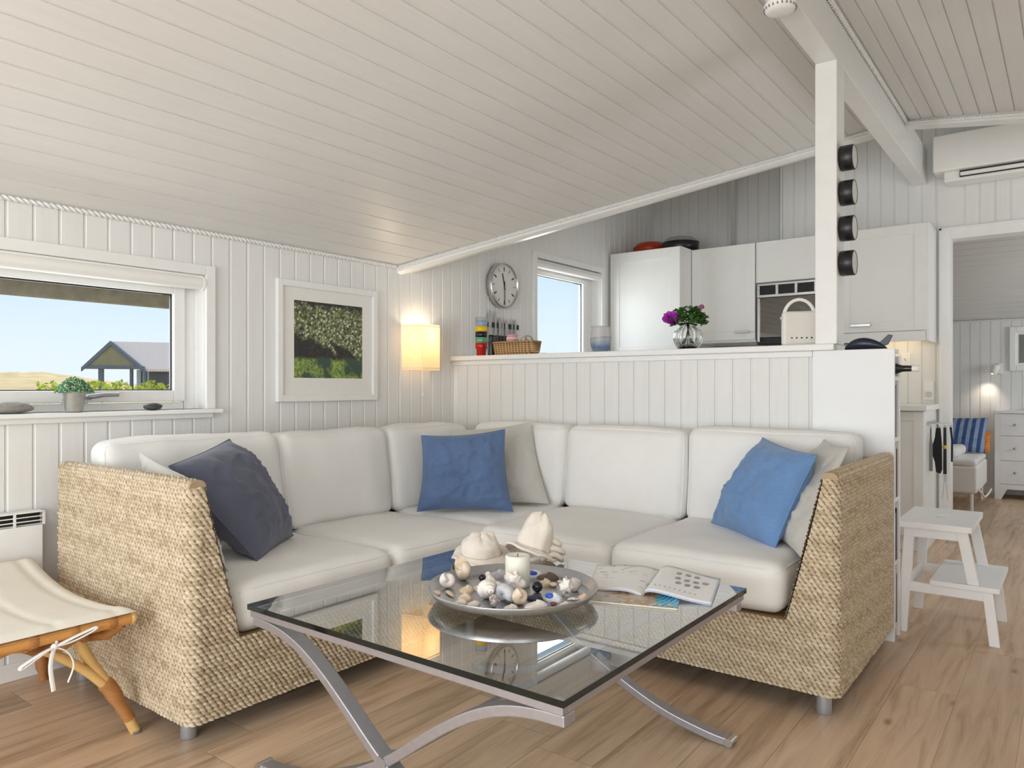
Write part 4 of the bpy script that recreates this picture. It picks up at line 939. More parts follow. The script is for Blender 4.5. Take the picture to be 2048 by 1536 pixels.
# wall sockets and hook rail by the doorway
so_ = thing('wall_socket', 'white double socket plate over the worktop end by the doorway', 'socket', (2.332,6.13,1.075))
m = M(); m.box(2.300, 6.119, 1.005, 2.366, 6.129, 1.145); pl0 = build('plate', m, MPLAST, so_, bevel=.003)
m = M(); m.lathe([(0,.0),(.020,.0),(.022,.003)], (2.333,6.116,1.046), 20, mat=Matrix.Rotation(PI/2,3,'X')); build('socket_well', m, plain('socket_grey', hexlin(200,198,194), .5, bump=0), pl0)
m = M()
for x in (2.325,2.341): m.box(x-.0025, 6.1145, 1.0435, x+.0025, 6.1165, 1.0485)
build('pin_hole', m, MBLACK, pl0)
m = M(); m.box(2.155, 6.119, 1.26, 2.215, 6.129, 1.35); m.tube([(2.185,6.12,1.30),(2.185,6.085,1.30),(2.185,6.07,1.318)], .006, 8); tag(build('wall_hook', m, MPLAST, origin=(2.185,6.12,1.3), bevel=.002), 'small white hook plate under the right wall cabinet', 'hook')
hk = thing('hook_rail', 'steel hook rail on the side of the base cabinet by the doorway', 'hook rail', (2.384,5.82,.85))
m = M(); m.box(2.384, 5.62, .838, 2.390, 6.04, .866); build('bar', m, MSTEEL, hk, bevel=.001)
HK = ((5.66,2.408),(5.72,2.446),(5.80,2.474),(5.88,2.502))
for y, x in HK:
    m = M(); m.tube([(2.39,y,.852),(x,y,.852),(x+.004,y,.844),(x+.003,y,.832),(x-.006,y,.830)], .003, 7); build('hook', m, MSTEEL, hk)
MCL = mk_fabric('black_cloth', (.012,.012,.014,1), .1)
def hang(name, pts, th, mat, label, cat, k, extra=None):
    y, x = HK[k]; r = thing(name, label, cat, (x,y,.83), 'things hanging on the hook rail')
    m = M(); m.prism([(x+a, y-th/2, .834-b) for a, b in pts], (0,th,0)); build('body', m, mat, r, bevel=.004)
    m = M(); m.tube([(x-.004,y,.826),(x-.006,y,.836),(x+.006,y,.836),(x+.004,y,.826)], .0018, 6); build('loop', m, mat, r)
    if extra: extra(r, x, y)
hang('spatula', [(-.005,.01),(.005,.01),(.006,.08),(.011,.12),(.012,.30),(-.010,.30),(-.010,.12),(-.006,.08)], .006, plain('grey_silicone', hexlin(120,118,116), .5, bump=0), 'grey spatula at the left end of the hook rail', 'spatula', 0)
hang('oven_mitt', [(-.014,.01),(.012,.01),(.016,.06),(.020,.12),(.022,.29),(.012,.32),(-.014,.31),(-.022,.24),(-.038,.19),(-.036,.13),(-.022,.08)], .02, MCL, 'black oven mitt hanging on the steel hook rail', 'oven mitt', 1)
def yel(r, x, y):
    m = M(); m.lathe([(0,0),(.013,0),(.013,.004),(0,.004)], (x,y-.009,.69), 16, mat=Matrix.Rotation(PI/2,3,'X')); build('yellow_disc', m, plain('yellow_plastic', hexlin(222,196,40), .4, bump=0), r)
    m = M(); m.box(x-.008, y-.004, .455, x+.010, y+.004, .50); m.tube([(x-.004,y,.46),(x-.016,y,.33)], .003, 6); m.tube([(x+.006,y,.46),(x+.018,y,.325)], .003, 6); build('steel_prongs', m, MSTEEL, r)
hang('kitchen_tongs', [(-.009,.01),(.009,.01),(.011,.33),(-.011,.33)], .010, MBLACK, 'black tongs with a yellow disc on the hook rail', 'tongs', 2, yel)
hang('lanyard', [(-.010,.01),(.004,.01),(.012,.10),(.010,.25),(-.002,.25),(-.001,.10)], .005, plain('dark_blue_strap', hexlin(24,28,48), .7, bump=0), 'dark blue strap at the right end of the hook rail', 'strap', 3)

# ------------------------------------------------------------------ narrow bookcase at the end of the half wall
bc2 = thing('bookcase', 'narrow white bookcase closing the end of the half wall', 'bookcase', (2.39,3.59,0))
BX0, BX1, BY0, BY1, BZ = 2.218, 2.556, 3.530, 3.660, 1.2655
m = M(); m.box(BX0, BY0, 0, BX1, BY0+.018, BZ); build('side_panel', m, plain('white_melamine', hexlin(236,238,240), .45, var=.01, scale=5, bump=.02), bc2, bevel=.0015)
m = M(); m.box(BX0, BY1-.024, 0, BX1+.001, BY1, BZ-.03); build('side_panel', m, MFURN, bc2, bevel=.0015)
m = M(); m.box(BX0, BY0+.018, .05, BX0+.012, BY1-.024, BZ); build('back_panel', m, MFURN, bc2)
for z in (.05,.325,.60,.862,1.128,BZ-.018):
    m = M(); m.box(BX0+.012, BY0+.0185, z, BX1-.001, BY1-.0245, z+.018); build('shelf', m, MFURN, bc2, bevel=.001)
BK = [(.88,[('dark navy',(36,40,62),.021,.225),('dark slate',(52,58,72),.022,.215),('pale grey',(190,190,190),.019,.228)]),
      (.618,[('grey',(140,140,140),.020,.20),('white',(220,218,214),.018,.222),('brown',(104,80,70),.022,.21)]),
      (.343,[('blue grey',(110,124,150),.024,.215),('dark purple',(72,60,92),.018,.205),('black',(30,30,34),.021,.225)]),
      (.068,[('dark red',(104,48,44),.020,.20),('purple topped white',(214,206,214),.024,.235),('cream',(212,202,184),.017,.21)])]
LV = {.88:'on the second shelf down of the narrow bookcase', .618:'on the middle shelf of the narrow bookcase', .343:'on the shelf above the lowest one of the narrow bookcase', .068:'on the lowest shelf of the narrow bookcase'}
MPAGE = plain('book_pages', hexlin(226,220,206), .8, bump=.1, scale=200)
for z, row in BK:
    y = BY0+.0195
    for nm, col, th, hh in row:
        b = thing('book', nm+' spined book '+LV[z], 'book', (2.46,y+th/2,z), 'books in the narrow bookcase')
        xf = 2.5535-rnd.uniform(0,.003); xb = xf-.16
        cv_ = lin(col); mat = plain('book_cover_'+nm.replace(' ','_')+'_'+str(int(z*100)), cv_, .5, var=.05, bump=0)
        m = M(); m.box(xb, y, z, xf, y+.0018, z+hh); m.box(xb, y+th-.0018, z, xf, y+th, z+hh); m.box(xf-.003, y, z, xf, y+th, z+hh); build('cover', m, mat, b)
        m = M(); m.box(xb+.003, y+.0018, z+.003, xf-.003, y+th-.0018, z+hh-.003); build('pages', m, MPAGE, b)
        y += th+.0006
bt = thing('wine_bottle', 'dark bottle lying on the top shelf of the narrow bookcase, neck out', 'bottle', (2.42,3.595,1.147))
m = M(); m.lathe([(0,0),(.030,.002),(.033,.01),(.033,.16),(.030,.185),(.014,.225),(.0125,.262)], (2.352,3.591,1.18), 24, mat=RX); build('body', m, plain('dark_bottle_glass', (.01,.012,.012,1), .1, bump=0), bt)
m = M(); m.lathe([(.0135,.262),(.0145,.264),(.0145,.288),(0,.289)], (2.352,3.591,1.18), 20, mat=RX); build('cap', m, MTRIM, bt)
brd = thing('bird_figure', 'dark blue carved bird figure lying on top of the bookcase', 'figurine', (2.44,3.585,BZ))
MBIRD = plain('dark_blue_lacquer', hexlin(30,34,54), .35, var=.1, bump=.05)
m = M()
def bird(u, v):
    s_ = u; th = 2*PI*v; x = 2.345+.175*s_; r = .032*math.sin(PI*min(1, s_*1.0+.02))**.6*(1-.35*s_)
    return (x, 3.585+r*1.0*math.cos(th), BZ+.0035+max(0,.030*math.sin(PI*min(1,s_+.02))**.6*(1-.3*s_))*(1+math.sin(th)))
m.grid(bird, 24, 18); build('body', m, MBIRD, brd)
m = M(); m.prism([(2.485,3.580,BZ+.030),(2.523,3.580,BZ+.066),(2.540,3.580,BZ+.062),(2.522,3.580,BZ+.022),(2.500,3.580,BZ+.014)], (0,.010,0)); build('tail', m, MBIRD, brd, bevel=.002)

# ------------------------------------------------------------------ step stool
ss = thing('step_stool', 'white wooden two-step stool standing by the bookcase', 'step stool', (2.73,3.94,0))
def bar(m, a, b, w_, d_): # straight bar from a to b, widths along x (w_) and y (d_)
    a, b = Vector(a), Vector(b); vs = []
    for p in (a, b):
        for sx, sy in ((-1,-1),(1,-1),(1,1),(-1,1)): vs.append((p.x+sx*w_, p.y+sy*d_, p.z))
    m.add(vs, [(0,3,2,1),(4,5,6,7)]+[(i,(i+1)%4,4+(i+1)%4,4+i) for i in range(4)])
m = M(); hx0, hx1, hy0, hy1 = 2.655, 2.705, 3.89, 3.99
X_ = (2.535,2.825); Y_ = (3.685,4.185); zt0, zt1 = .475, .50
for a, b, c_, d_ in ((X_[0],Y_[0],X_[1],hy0),(X_[0],hy1,X_[1],Y_[1]),(X_[0],hy0,hx0,hy1),(hx1,hy0,X_[1],hy1)): m.box(a, b, zt0, c_, d_, zt1)
build('top_step', m, MFURN, ss, weld=True)
m = M(); m.box(2.665, 3.70, .228, 2.925, 4.20, .25); build('lower_step', m, MFURN, ss, bevel=.003)
for y in (3.728, 4.155):
    m = M(); bar(m, (2.553,y,0), (2.585,y,.475), .021, .014); build('leg', m, MFURN, ss, bevel=.002)
    m = M(); bar(m, (2.905,y,0), (2.880,y,.228), .019, .014); build('leg', m, MFURN, ss, bevel=.002)
    m = M(); bar(m, (2.828,y,.25), (2.785,y,.475), .021, .014); build('upright', m, MFURN, ss, bevel=.002)
    m = M(); m.box(2.578, y-.010, .430, 2.800, y+.010, .474); build('rail', m, MFURN, ss, bevel=.002)
    m = M(); m.box(2.560, y-.010, .186, 2.900, y+.010, .2275); build('rail', m, MFURN, ss, bevel=.002)
m = M(); m.box(2.558, 3.742, .186, 2.574, 4.141, .2275); build('cross_rail', m, MFURN, ss, bevel=.002)

# ------------------------------------------------------------------ bedroom seen through the doorway
bd = thing('bed', 'white divan bed on thin metal legs in the bedroom beyond the doorway', 'bed', (1.8,8.1,0))
m = M(); m.box(.95, 7.655, .155, 2.498, 8.62, .395); build('divan', m, MBED, bd, bevel=.02, seg=3)
for x, y in ((2.455,7.69),(.99,7.69),(2.455,8.58),(.99,8.58)):
    m = M(); m.tube([(x,y,0),(x,y,.16)], .014, 12); build('leg', m, MTRIM, bd)
m = M(); m.tube(smooth([(2.495,7.70,.20),(2.52,7.72,.17),(2.535,7.78,.13),(2.54,7.86,.11),(2.54,8.2,.10),(2.54,8.5,.11)], 5), .010, 10); build('side_rail', m, MTRIM, bd)
put('mattress_topper', cushion((.96,7.665,.396), (2.49,8.61,.452), .025, (0,0,.008), wr=.005, seed=61), MBED, bd)
q_, _ = cushion((1.05,7.70,.454), (2.34,8.36,.545), .04, (0,0,.03), n=26, wr=.022, seed=71, freq=3.5); tag(build('duvet', q_, MBED, origin=(1.7,8.0,.455), weld=True), 'rumpled white duvet folded on the bed', 'duvet')
def mk_stripe():
    t = NT('blue_striped_cotton'); tc = t.n('ShaderNodeTexCoord'); sp = t.n('ShaderNodeSeparateXYZ'); t.l(tc.outputs['Object'], sp.inputs[0])
    s_ = t.math('FRACT', t.math('DIVIDE', t.math('ADD', t.math('ADD', sp.outputs['X'], t.math('MULTIPLY', sp.outputs['Z'], -.10)), 5), .064))
    r = t.ramp(s_, [(0, hexlin(52,84,134)), (.44, hexlin(52,84,134)), (.48, hexlin(140,152,184)), (.93, hexlin(150,160,190)), (.97, hexlin(52,84,134))])
    t.l(r, t.b.inputs['Base Color']); t.set(Roughness=.9); return t.mat
pillow('bed_pillow', (1.98,8.37,.46), (2.50,8.40,.46), (2.52,8.56,.80), (2.0,8.56,.80), .07, mk_stripe(), 'blue striped pillow propped up at the back of the bed', 12.1, piping=False)
pillow('bed_pillow', (2.22,8.54,.46), (2.535,8.53,.46), (2.535,8.60,.66), (2.22,8.62,.66), .025, mk_fabric('orange_cotton', hexlin(230,148,62), .05), 'orange pillow behind the striped pillow on the bed', 13.1, piping=False)
dsr = thing('dresser', 'white chest of drawers against the bedroom back wall', 'chest of drawers', (2.98,8.87,0))
m = M(); m.box(2.562, 8.68, .10, 3.36, 9.07, .842); build('body', m, MFURN, dsr)
m = M(); m.box(2.545, 8.645, .842, 3.38, 9.085, .866); build('top', m, MFURN, dsr, bevel=.003)
for z0, z1 in ((.626,.838),(.382,.622),(.152,.378)):
    m = M(); m.box(2.604, 8.662, z0, 3.32, 8.68, z1); d_ = build('drawer', m, MFURN, dsr, bevel=.002)
    for x in (2.722,3.20):
        m = M(); m.lathe([(0,0),(.008,0),(.006,.012),(.012,.02),(.010,.028),(0,.03)], (x,8.662,(z0+z1)/2), 12, mat=Matrix.Rotation(PI/2,3,'X')); build('knob', m, MPEWTER, d_)
m = M(); m.box(2.558, 8.66, .0, 2.604, 8.68, .842); m.box(3.32, 8.66, 0, 3.366, 8.68, .842); m.box(2.604, 8.662, .10, 3.32, 8.678, .149)
m.prism([(2.604,8.662,.10),(2.604,8.662,.0),(2.612,8.662,.0),(2.66,8.662,.10)], (0,.016,0)); m.prism([(3.32,8.662,.10),(3.26,8.662,.10),(3.312,8.662,.0),(3.32,8.662,.0)], (0,.016,0))
m.box(2.562, 9.04, 0, 2.60, 9.07, .1); m.box(3.32, 9.04, 0, 3.36, 9.07, .1); build('plinth', m, MFURN, dsr)
bl_ = thing('reading_lamp', 'small white spot lamp on the bedroom wall above the bed', 'wall lamp', (2.56,9.09,1.30))
m = M(); m.box(2.555, 9.075, 1.235, 2.60, 9.098, 1.345); build('wall_plate', m, MPLAST, bl_, bevel=.003)
Rl = Matrix.Rotation(math.radians(18), 3, 'Y'); m = M(); m.lathe([(.030,.0),(.034,.01),(.038,.085),(.030,.098),(.0,.10)], (2.520,9.01,1.235), 24, mat=Rl); build('lamp_head', m, MPLAST, bl_)
m = M(); m.tube([(2.54,9.02,1.30),(2.57,9.06,1.30),(2.575,9.08,1.295)], .007, 8); build('arm', m, MPLAST, bl_)
m = M(); m.ball((2.520,9.01,1.25), (.022,.022,.018), 12, 8); build('bulb', m, emit('bedside_bulb', (1,.85,.62,1), 12), bl_)
sl = bpy.data.lights.new('reading_spot', 'SPOT'); sl.energy = 5; sl.spot_size = math.radians(95); sl.spot_blend = .9; sl.color = (1,.84,.66); sl.shadow_soft_size = .03
slo = bpy.data.objects.new('reading_spot', sl); COL.objects.link(slo); slo.location = (2.51,9.0,1.222); slo.rotation_euler = Vector((-.22,.10,-1)).to_track_quat('-Z','Y').to_euler()
bp = thing('framed_picture', 'small white framed picture with a grey centre on the bedroom wall', 'picture', (2.9,9.09,1.48))
m = M(); x0, x1, z0, z1 = 2.655, 3.15, 1.264, 1.712; w = .055
m.box(x0, 9.068, z0, x0+w, 9.098, z1); m.box(x1-w, 9.068, z0, x1, 9.098, z1); m.box(x0+w, 9.068, z1-w, x1-w, 9.098, z1); m.box(x0+w, 9.068, z0, x1-w, 9.098, z0+w); build('frame', m, MTRIM, bp, bevel=.006)
m = M(); m.box(x0+w, 9.085, z0+w, x1-w, 9.096, z1-w); build('mat', m, MFURN, bp)
m = M(); m.box(x0+.08, 9.083, z0+.08, x1-.08, 9.086, z1-.08); build('print', m, plain('grey_green_print', hexlin(98,100,94), .3, var=.1, scale=6, bump=0), bp)

# ------------------------------------------------------------------ rattan stool
rs = thing('rattan_stool', 'rattan footstool with a cream tie-on cushion beside the left sofa arm', 'stool', (.5,.82,0))
SXB, SXF, SY0, SY1 = .14, .885, .56, 1.085
def sad(x): t_ = (x-.56)/.38; return .372 + (.058*t_*t_ if t_ < 0 else .028*t_*t_)
def tube_(name, pts, r, mat, n=12): m = M(); m.tube(pts, r, n); return build(name, m, mat, rs)
tube_('front_rail', [(SXF,SY0-.02,.398),(SXF,SY1+.005,.398)], .0175, MRATTAN, 16)
tube_('back_rail', [(SXB,SY0-.02,.430),(SXB,SY1+.005,.430)], .016, MRATTAN)
for y in (SY0+.02, SY1-.03): tube_('side_rail', [(SXB+(SXF-SXB)*k/14, y, sad(SXB+(SXF-SXB)*k/14)-.004) for k in range(15)], .014, MRATTAN)
for y in (SY0-.02, SY1+.005): m = M(); m.ball((SXF,y,.398), (.020,.013,.020), 12, 8); build('rail_end', m, MRATTANL, rs)
for k in range(5):
    y = SY0+.05+k*.105; m = M(); m.lathe([(.0185,-.012),(.0205,-.008),(.0205,.008),(.0185,.012)], (SXF,y,.398), 16, mat=Matrix.Rotation(PI/2,3,'X')); build('binding', m, MWRAP, rs)
for y0, y1 in ((SY1-.02,SY1-.14),(SY1-.14,SY1-.28),(SY0+.02,SY0+.14)):
    tube_('brace_loop', [(SXF-.01,y0,.384),(SXF-.04,y0*.75+y1*.25,.352),(SXF-.09,(y0+y1)/2,.345),(SXF-.05,y0*.25+y1*.75,.358),(SXF-.012,y1,.384)], .015, MWRAP)
YC = (SY0+SY1)/2
for s_ in (1,-1):
    yf = YC + s_*.325; m = M()
    m.tube(smooth([(.790,yf,.005),(.770,yf-s_*.035,.09),(.755,yf-s_*.06,.15),(.735,yf-s_*.12,.26),(.72,yf-s_*.155,.36)], 4), .0165, 12)
    lg = build('leg', m, MRATTANL, rs)
    m = M(); m.lathe([(.0,.0),(.016,.0),(.017,.004),(.017,.010)], (.791,yf+s_*.001,.0), 14); build('foot_cap', m, plain('grey_foot_cap', hexlin(120,118,116), .5, bump=0), lg)
    m = M(); m.tube(smooth([(.781,yf-s_*.014,.045),(.770,yf-s_*.036,.09),(.756,yf-s_*.062,.15),(.75,yf-s_*.08,.175)], 4), [.0185]*6+[.024]*6+[.021], 14); build('wrapped_joint', m, MWRAP, lg)
    tube_('arch', smooth([(.760,yf-s_*.065,.15),(.745,yf-s_*.14,.235),(.73,yf-s_*.24,.315),(.725,YC,.345)], 5), .014, MRATTANL)
    yb = YC + s_*.325; m = M(); m.tube(smooth([(.085,yb,.0),(.09,yb-s_*.008,.05),(.11,yb-s_*.03,.2),(.14,yb-s_*.08,.42)], 4), [.016]*4+[.022]*5+[.024]*4, 12); build('leg', m, MWRAP, rs)
m = M()
def cush(u, v, top):
    x = SXB-.02+(SXF+.018-SXB+.02)*u; y = SY0-.01+(SY1+.012-SY0+.01)*v
    e_ = min(1, min(u, 1-u)*22)**.5*min(1, min(v, 1-v)*18)**.5
    qy = (v*3.36+.0) % 1.0; quilt = 1-math.exp(-((min(qy,1-qy))/.09)**2)
    th = .009+ .020*e_*(.72+.28*quilt) + .002*noise.noise(Vector((x*30,y*9,1)))*e_
    return (x, y, sad(x)+.011+.004*min(1,max(0,(x-.80)/.06)) + (th if top else 0))
m.grid(lambda u, v: cush(u, v, True), 50, 60); m.grid(lambda u, v: cush(1-u, v, False), 20, 20)
for k in range(2): pass
cu = build('cushion', m, MOTT, rs)
m = M(); p0 = Vector((SXF+.020,.868,.375))
m.tube([(SXF-.01,.88,.392),(SXF+.018,.875,.385),tuple(p0)], .004, 6)
for pts in ([(0,0,0),(.006,.05,.016),(.010,.105,.030),(.012,.10,.022),(.006,.045,.004),(0,0,0)], [(0,0,0),(.004,-.04,-.010),(.006,-.085,-.030),(.008,-.08,-.036),(.004,-.035,-.014),(0,0,0)], [(0,0,0),(.008,.03,-.02),(.012,.045,-.06),(.012,.030,-.105)], [(0,0,0),(.006,-.012,-.05),(.006,-.004,-.12)]):
    m.tube(smooth([tuple(p0+Vector(q)) for q in pts], 4), .0085 if len(pts) > 4 else .0065, 8, sy=.35)
m.ball(p0, .010, 10, 7); build('tie_bow', m, MTRIM, cu)

# ------------------------------------------------------------------ on the coffee table
ZT_ = TZ+.0006
ty = thing('round_tray', 'round brushed metal tray of shells on the glass coffee table', 'tray', (1.859,1.727,ZT_))
m = M(); TCX, TCY = 1.859, 1.727
m.lathe([(.222,.0222),(.232,.026),(.243,.043),(.248,.0445),(.249,.042),(.236,.022),(.220,.018),(0,.018)], (TCX,TCY,ZT_), 72, cap=False); build('rim', m, plain('brushed_tray_metal', hexlin(186,188,192), .3, .85, var=.08, scale=120, bump=.08), ty)
m = M(); m.lathe([(0,.022),(.2225,.0222)], (TCX,TCY,ZT_), 72); build('tray_floor', m, plain('brown_patina_metal', hexlin(172,152,132), .35, .5, var=.14, scale=24, bump=.06), ty)
for k in range(3):
    a = 2*PI*k/3-.95; m = M(); m.lathe([(0,0),(.010,0),(.010,.019),(0,.0195)], (1.859+.115*math.cos(a),1.727+.115*math.sin(a),ZT_), 14); build('foot', m, MALU, ty)
TF = ZT_+.0222
MWAX = NT('ivory_wax'); MWAX.set(Base_Color=lin((232,230,216)), Roughness=.45, Subsurface_Weight=.3, Subsurface_Radius=(.01,.008,.006)); MWAX = MWAX.mat
cd = thing('pillar_candle', 'ivory pillar candle standing among the shells on the tray', 'candle', (1.835,1.782,TF))
m = M(); m.lathe([(0,0),(.036,0),(.0375,.002),(.0375,.090),(.035,.094),(.030,.092),(.012,.088),(0,.088)], (1.835,1.782,TF), 36); build('wax', m, MWAX, cd)
m = M(); m.tube([(1.835,1.782,TF+.087),(1.836,1.782,TF+.098)], .0012, 6); build('wick', m, MBLACK, cd)
def shellmat(name, a, b, c_=None, sc=40):
    t = NT(name); f = t.noise(t.coord(), sc, 5, .65)
    st = [(.3, lin(a)), (.62, lin(b))] + ([(.74, lin(c_))] if c_ else [])
    t.l(t.ramp(f, st), t.b.inputs['Base Color']); t.set(Roughness=.45); t.bump(f, .3, .002); return t.mat
SM = {'white': shellmat('white_shell', (242,238,232), (216,204,194)), 'tan': shellmat('tan_shell', (234,222,206), (208,184,154), (170,132,94)), 'pale': shellmat('pale_shell', (238,232,224), (212,200,190)),
      'blueeye': shellmat('blue_white_shell', (238,238,240), (210,210,220)), 'dark': shellmat('dark_mussel', (58,60,78), (30,32,46)), 'brown': shellmat('brown_mussel', (120,100,84), (84,66,56)), 'grey': shellmat('grey_bonnet_shell', (206,206,208), (170,168,172)),
      'peach': shellmat('peach_shell', (238,214,190), (224,190,160)), 'black': plain('black_glass_bead', (.006,.006,.012,1), .08, bump=0), 'rust': shellmat('rust_pebble', (150,84,60), (110,54,40)),
      'inner': plain('cobalt_inlay', hexlin(40,92,190), .2, var=.25, scale=90, bump=0), 'speck': shellmat('speckled_shell', (224,214,206), (120,104,100), sc=160)}
def shell(kind, x, y, s_, mat, label, rot=0.0, mat2=None, z=TF):
    m = M(); r = s_/2; Rz = Matrix.Rotation(rot, 3, 'Z'); c = Vector((x,y,z)); fl = .0
    def put_(p): return Rz @ Vector(p) + c
    if kind in ('ball',): m.ball((x,y,z+r), r, 16, 10)
    elif kind == 'pebble': m.ball((x,y,z+r*.55), (r,r*.8,r*.58), 14, 9, R=Rz, jit=.2, seed=x*40)
    elif kind in ('clam','cockle','mussel','oyster'):
        ex, hh = {'clam': (.85,.62), 'cockle': (.95,.8), 'mussel': (.55,.5), 'oyster': (.72,.6)}[kind]
        def fn(u, v):
            a = 2*PI*u; ph = v*PI/2; q = math.cos(ph); rib = 1 + (.05*math.cos(18*a) if kind == 'cockle' else .03*math.sin(26*v) + (.10*noise.noise(Vector((a*1.6, x*30, v*2))) if kind == 'oyster' else 0))
            return put_((r*q*math.cos(a)*rib, r*ex*q*math.sin(a)*rib*(1-.25*math.cos(a)), r*hh*math.sin(ph)*(.9+.25*math.cos(a)) + .0008))
        m.grid(fn, 36, 12, 0, True, True)
        m.add([put_((r*.98*math.cos(2*PI*k/24), r*ex*.98*math.sin(2*PI*k/24)*(1-.25*math.cos(2*PI*k/24)), .0008)) for k in range(24)], [tuple(range(23,-1,-1))])
        if mat2: m.ball(put_((-.05*r, -.35*r, r*hh*.72)), (r*.50, r*.36, r*.22), 14, 8, 1, R=Rz)
    elif kind in ('whelk','snail','bonnet'):
        turns, el, w_ = {'whelk': (4.2,1.55,.9), 'snail': (3.2,.75,1.0), 'bonnet': (2.6,1.1,1.15)}[kind]; pts = []; rad = []
        N = 70
        for k in range(N+1):
            f = k/N; a = 2*PI*turns*f; g = .05+.95*f**1.5; rr = r*.50*g*w_
            pts.append((r*el*(1-g)*1.0 - r*.35, rr*math.cos(a), r*.62 + rr*math.sin(a))); rad.append(r*.56*g*w_*.92)
        lo = min(p[2]-q for p, q in zip(pts, rad)); pts = [put_((p[0],p[1],p[2]-lo+.0004)) for p in pts]
        m.tube(pts, rad, 14)
    elif kind == 'razor': m.tube([put_((-r,0,.006)), put_((-.4*r,.0,.008)), put_((.4*r,.002,.008)), put_((r,.006,.005))], [.003,.007,.007,.003], 12, sy=.7)
    elif kind == 'claw':
        m.tube([put_((-r,-.3*r,.004)), put_((-.1*r,.25*r,.006)), put_((r,.6*r,.004))], [.0025,.0045,.0015], 10); m.tube([put_((-.1*r,.25*r,.006)), put_((.5*r,-.3*r,.004))], [.0035,.001], 8)
    elif kind == 'chunk':
        m.ball((x,y,z+r*.95), (r*.8,r*.62,r), 22, 16, R=Rz, jit=.75, seed=x*77)
    o = build({'ball':'glass_bead','pebble':'pebble','razor':'driftwood_sliver','claw':'crab_claw','chunk':'coral_lump'}.get(kind, kind+'_shell' if kind != 'snail' else 'snail_shell'), m, [mat]+([mat2] if mat2 else []), origin=(x,y,z))
    zmin = min(v.co.z for v in o.data.vertices)
    if abs(zmin) > .0003: o.location.z -= zmin
    tag(o, label, {'ball':'bead','pebble':'pebble','razor':'driftwood','claw':'crab claw','chunk':'coral'}.get(kind,'shell'), 'shells and stones on the tray')
SH = [('whelk',1.684,1.638,.042,'white','white whelk shell at the left rim of the tray',2.2),('snail',1.667,1.740,.056,'tan','large striped moon snail shell at the back left of the tray',1.0),('ball',1.717,1.757,.015,'black','black bead beside the large moon snail shell',0),
('pebble',1.753,1.711,.014,'speck','tiny speckled pebble left of the candle',0),('snail',1.732,1.772,.022,'pale','small pale snail shell right of the black bead',.4),('oyster',1.720,1.833,.046,'grey','grey white oyster shell behind the candle on its left',.8),
('clam',1.790,1.734,.034,'white','white clam shell touching the candle on its left',.3),('cockle',1.753,1.642,.030,'tan','ribbed tan cockle shell in the front left of the tray',.9),('clam',1.763,1.677,.024,'pale','small pale clam shell behind the ribbed tan cockle',1.3),
('razor',1.736,1.584,.040,'tan','thin tan driftwood sliver near the front left rim',-.6),('clam',1.799,1.581,.032,'tan','tan clam shell between the driftwood sliver and the big whelk',2.0),('whelk',1.849,1.617,.056,'white','big white whelk shell in the front middle of the tray',-.5),
('pebble',1.717,1.550,.020,'peach','peach pebble at the front left rim of the tray',0),('clam',1.816,1.543,.026,'white','small white clam shell at the front rim left of the big whelk',.2),('clam',1.859,1.548,.027,'pale','pale clam shell at the front rim below the big whelk',1.1),
('bonnet',1.899,1.633,.044,'grey','smooth grey bonnet shell right of the big whelk',1.9),('snail',1.918,1.569,.027,'speck','speckled snail shell at the front rim of the tray',.7),('clam',1.959,1.584,.028,'white','white clam shell at the front rim below the tan whelk',.6),
('chunk',1.886,1.696,.042,'white','rough white coral lump in front of the candle',.4),('whelk',1.954,1.633,.042,'tan','tan whelk shell in the front right of the tray',2.6),('oyster',1.809,1.900,.044,'blueeye','oyster shell with a cobalt spot behind the candle',.5),
('mussel',1.859,1.906,.052,'brown','brown mussel shell near the back rim of the tray',.2),('cockle',1.893,1.837,.032,'tan','ribbed tan cockle shell right of the candle',.4),('pebble',1.928,1.836,.017,'peach','pale peach pebble right of the ribbed cockle',.2),
('pebble',1.922,1.881,.012,'white','tiny white pebble between brown mussel and blue spotted oyster',0),('ball',1.922,1.761,.022,'black','large black bead at the right foot of the candle',0),('oyster',2.004,1.723,.046,'blueeye','large oyster shell with a bright blue eye in the right of the tray',-.3),
('chunk',2.007,1.786,.030,'white','knobbly white coral lump behind the blue eyed oyster',1.2),('oyster',1.959,1.890,.044,'blueeye','oyster shell with a small blue spot at the right back rim',.9),('bonnet',1.998,1.847,.030,'pale','pale bonnet shell at the right rim of the tray',.8),
('mussel',1.966,1.690,.050,'dark','dark blue mussel shell between candle and blue eyed oyster',-.4),('clam',2.010,1.632,.046,'white','large white clam shell at the front right rim of the tray',.5),('claw',2.050,1.753,.020,'white','small white crab claw at the right rim of the tray',.3),
('cockle',2.062,1.788,.022,'peach','peach cockle shell near the right rim of the tray',.6),('pebble',2.036,1.677,.014,'rust','rust brown pebble at the front right of the tray',0),('clam',2.056,1.702,.022,'pale','small pale clam shell at the right front rim',.3)]
for i_, (k, x, y, s_, mt, lb, rt_) in enumerate(SH):
    shell(k, x, y, s_*1.45, SM[mt], lb, rt_, SM['inner'] if mt == 'blueeye' else None)

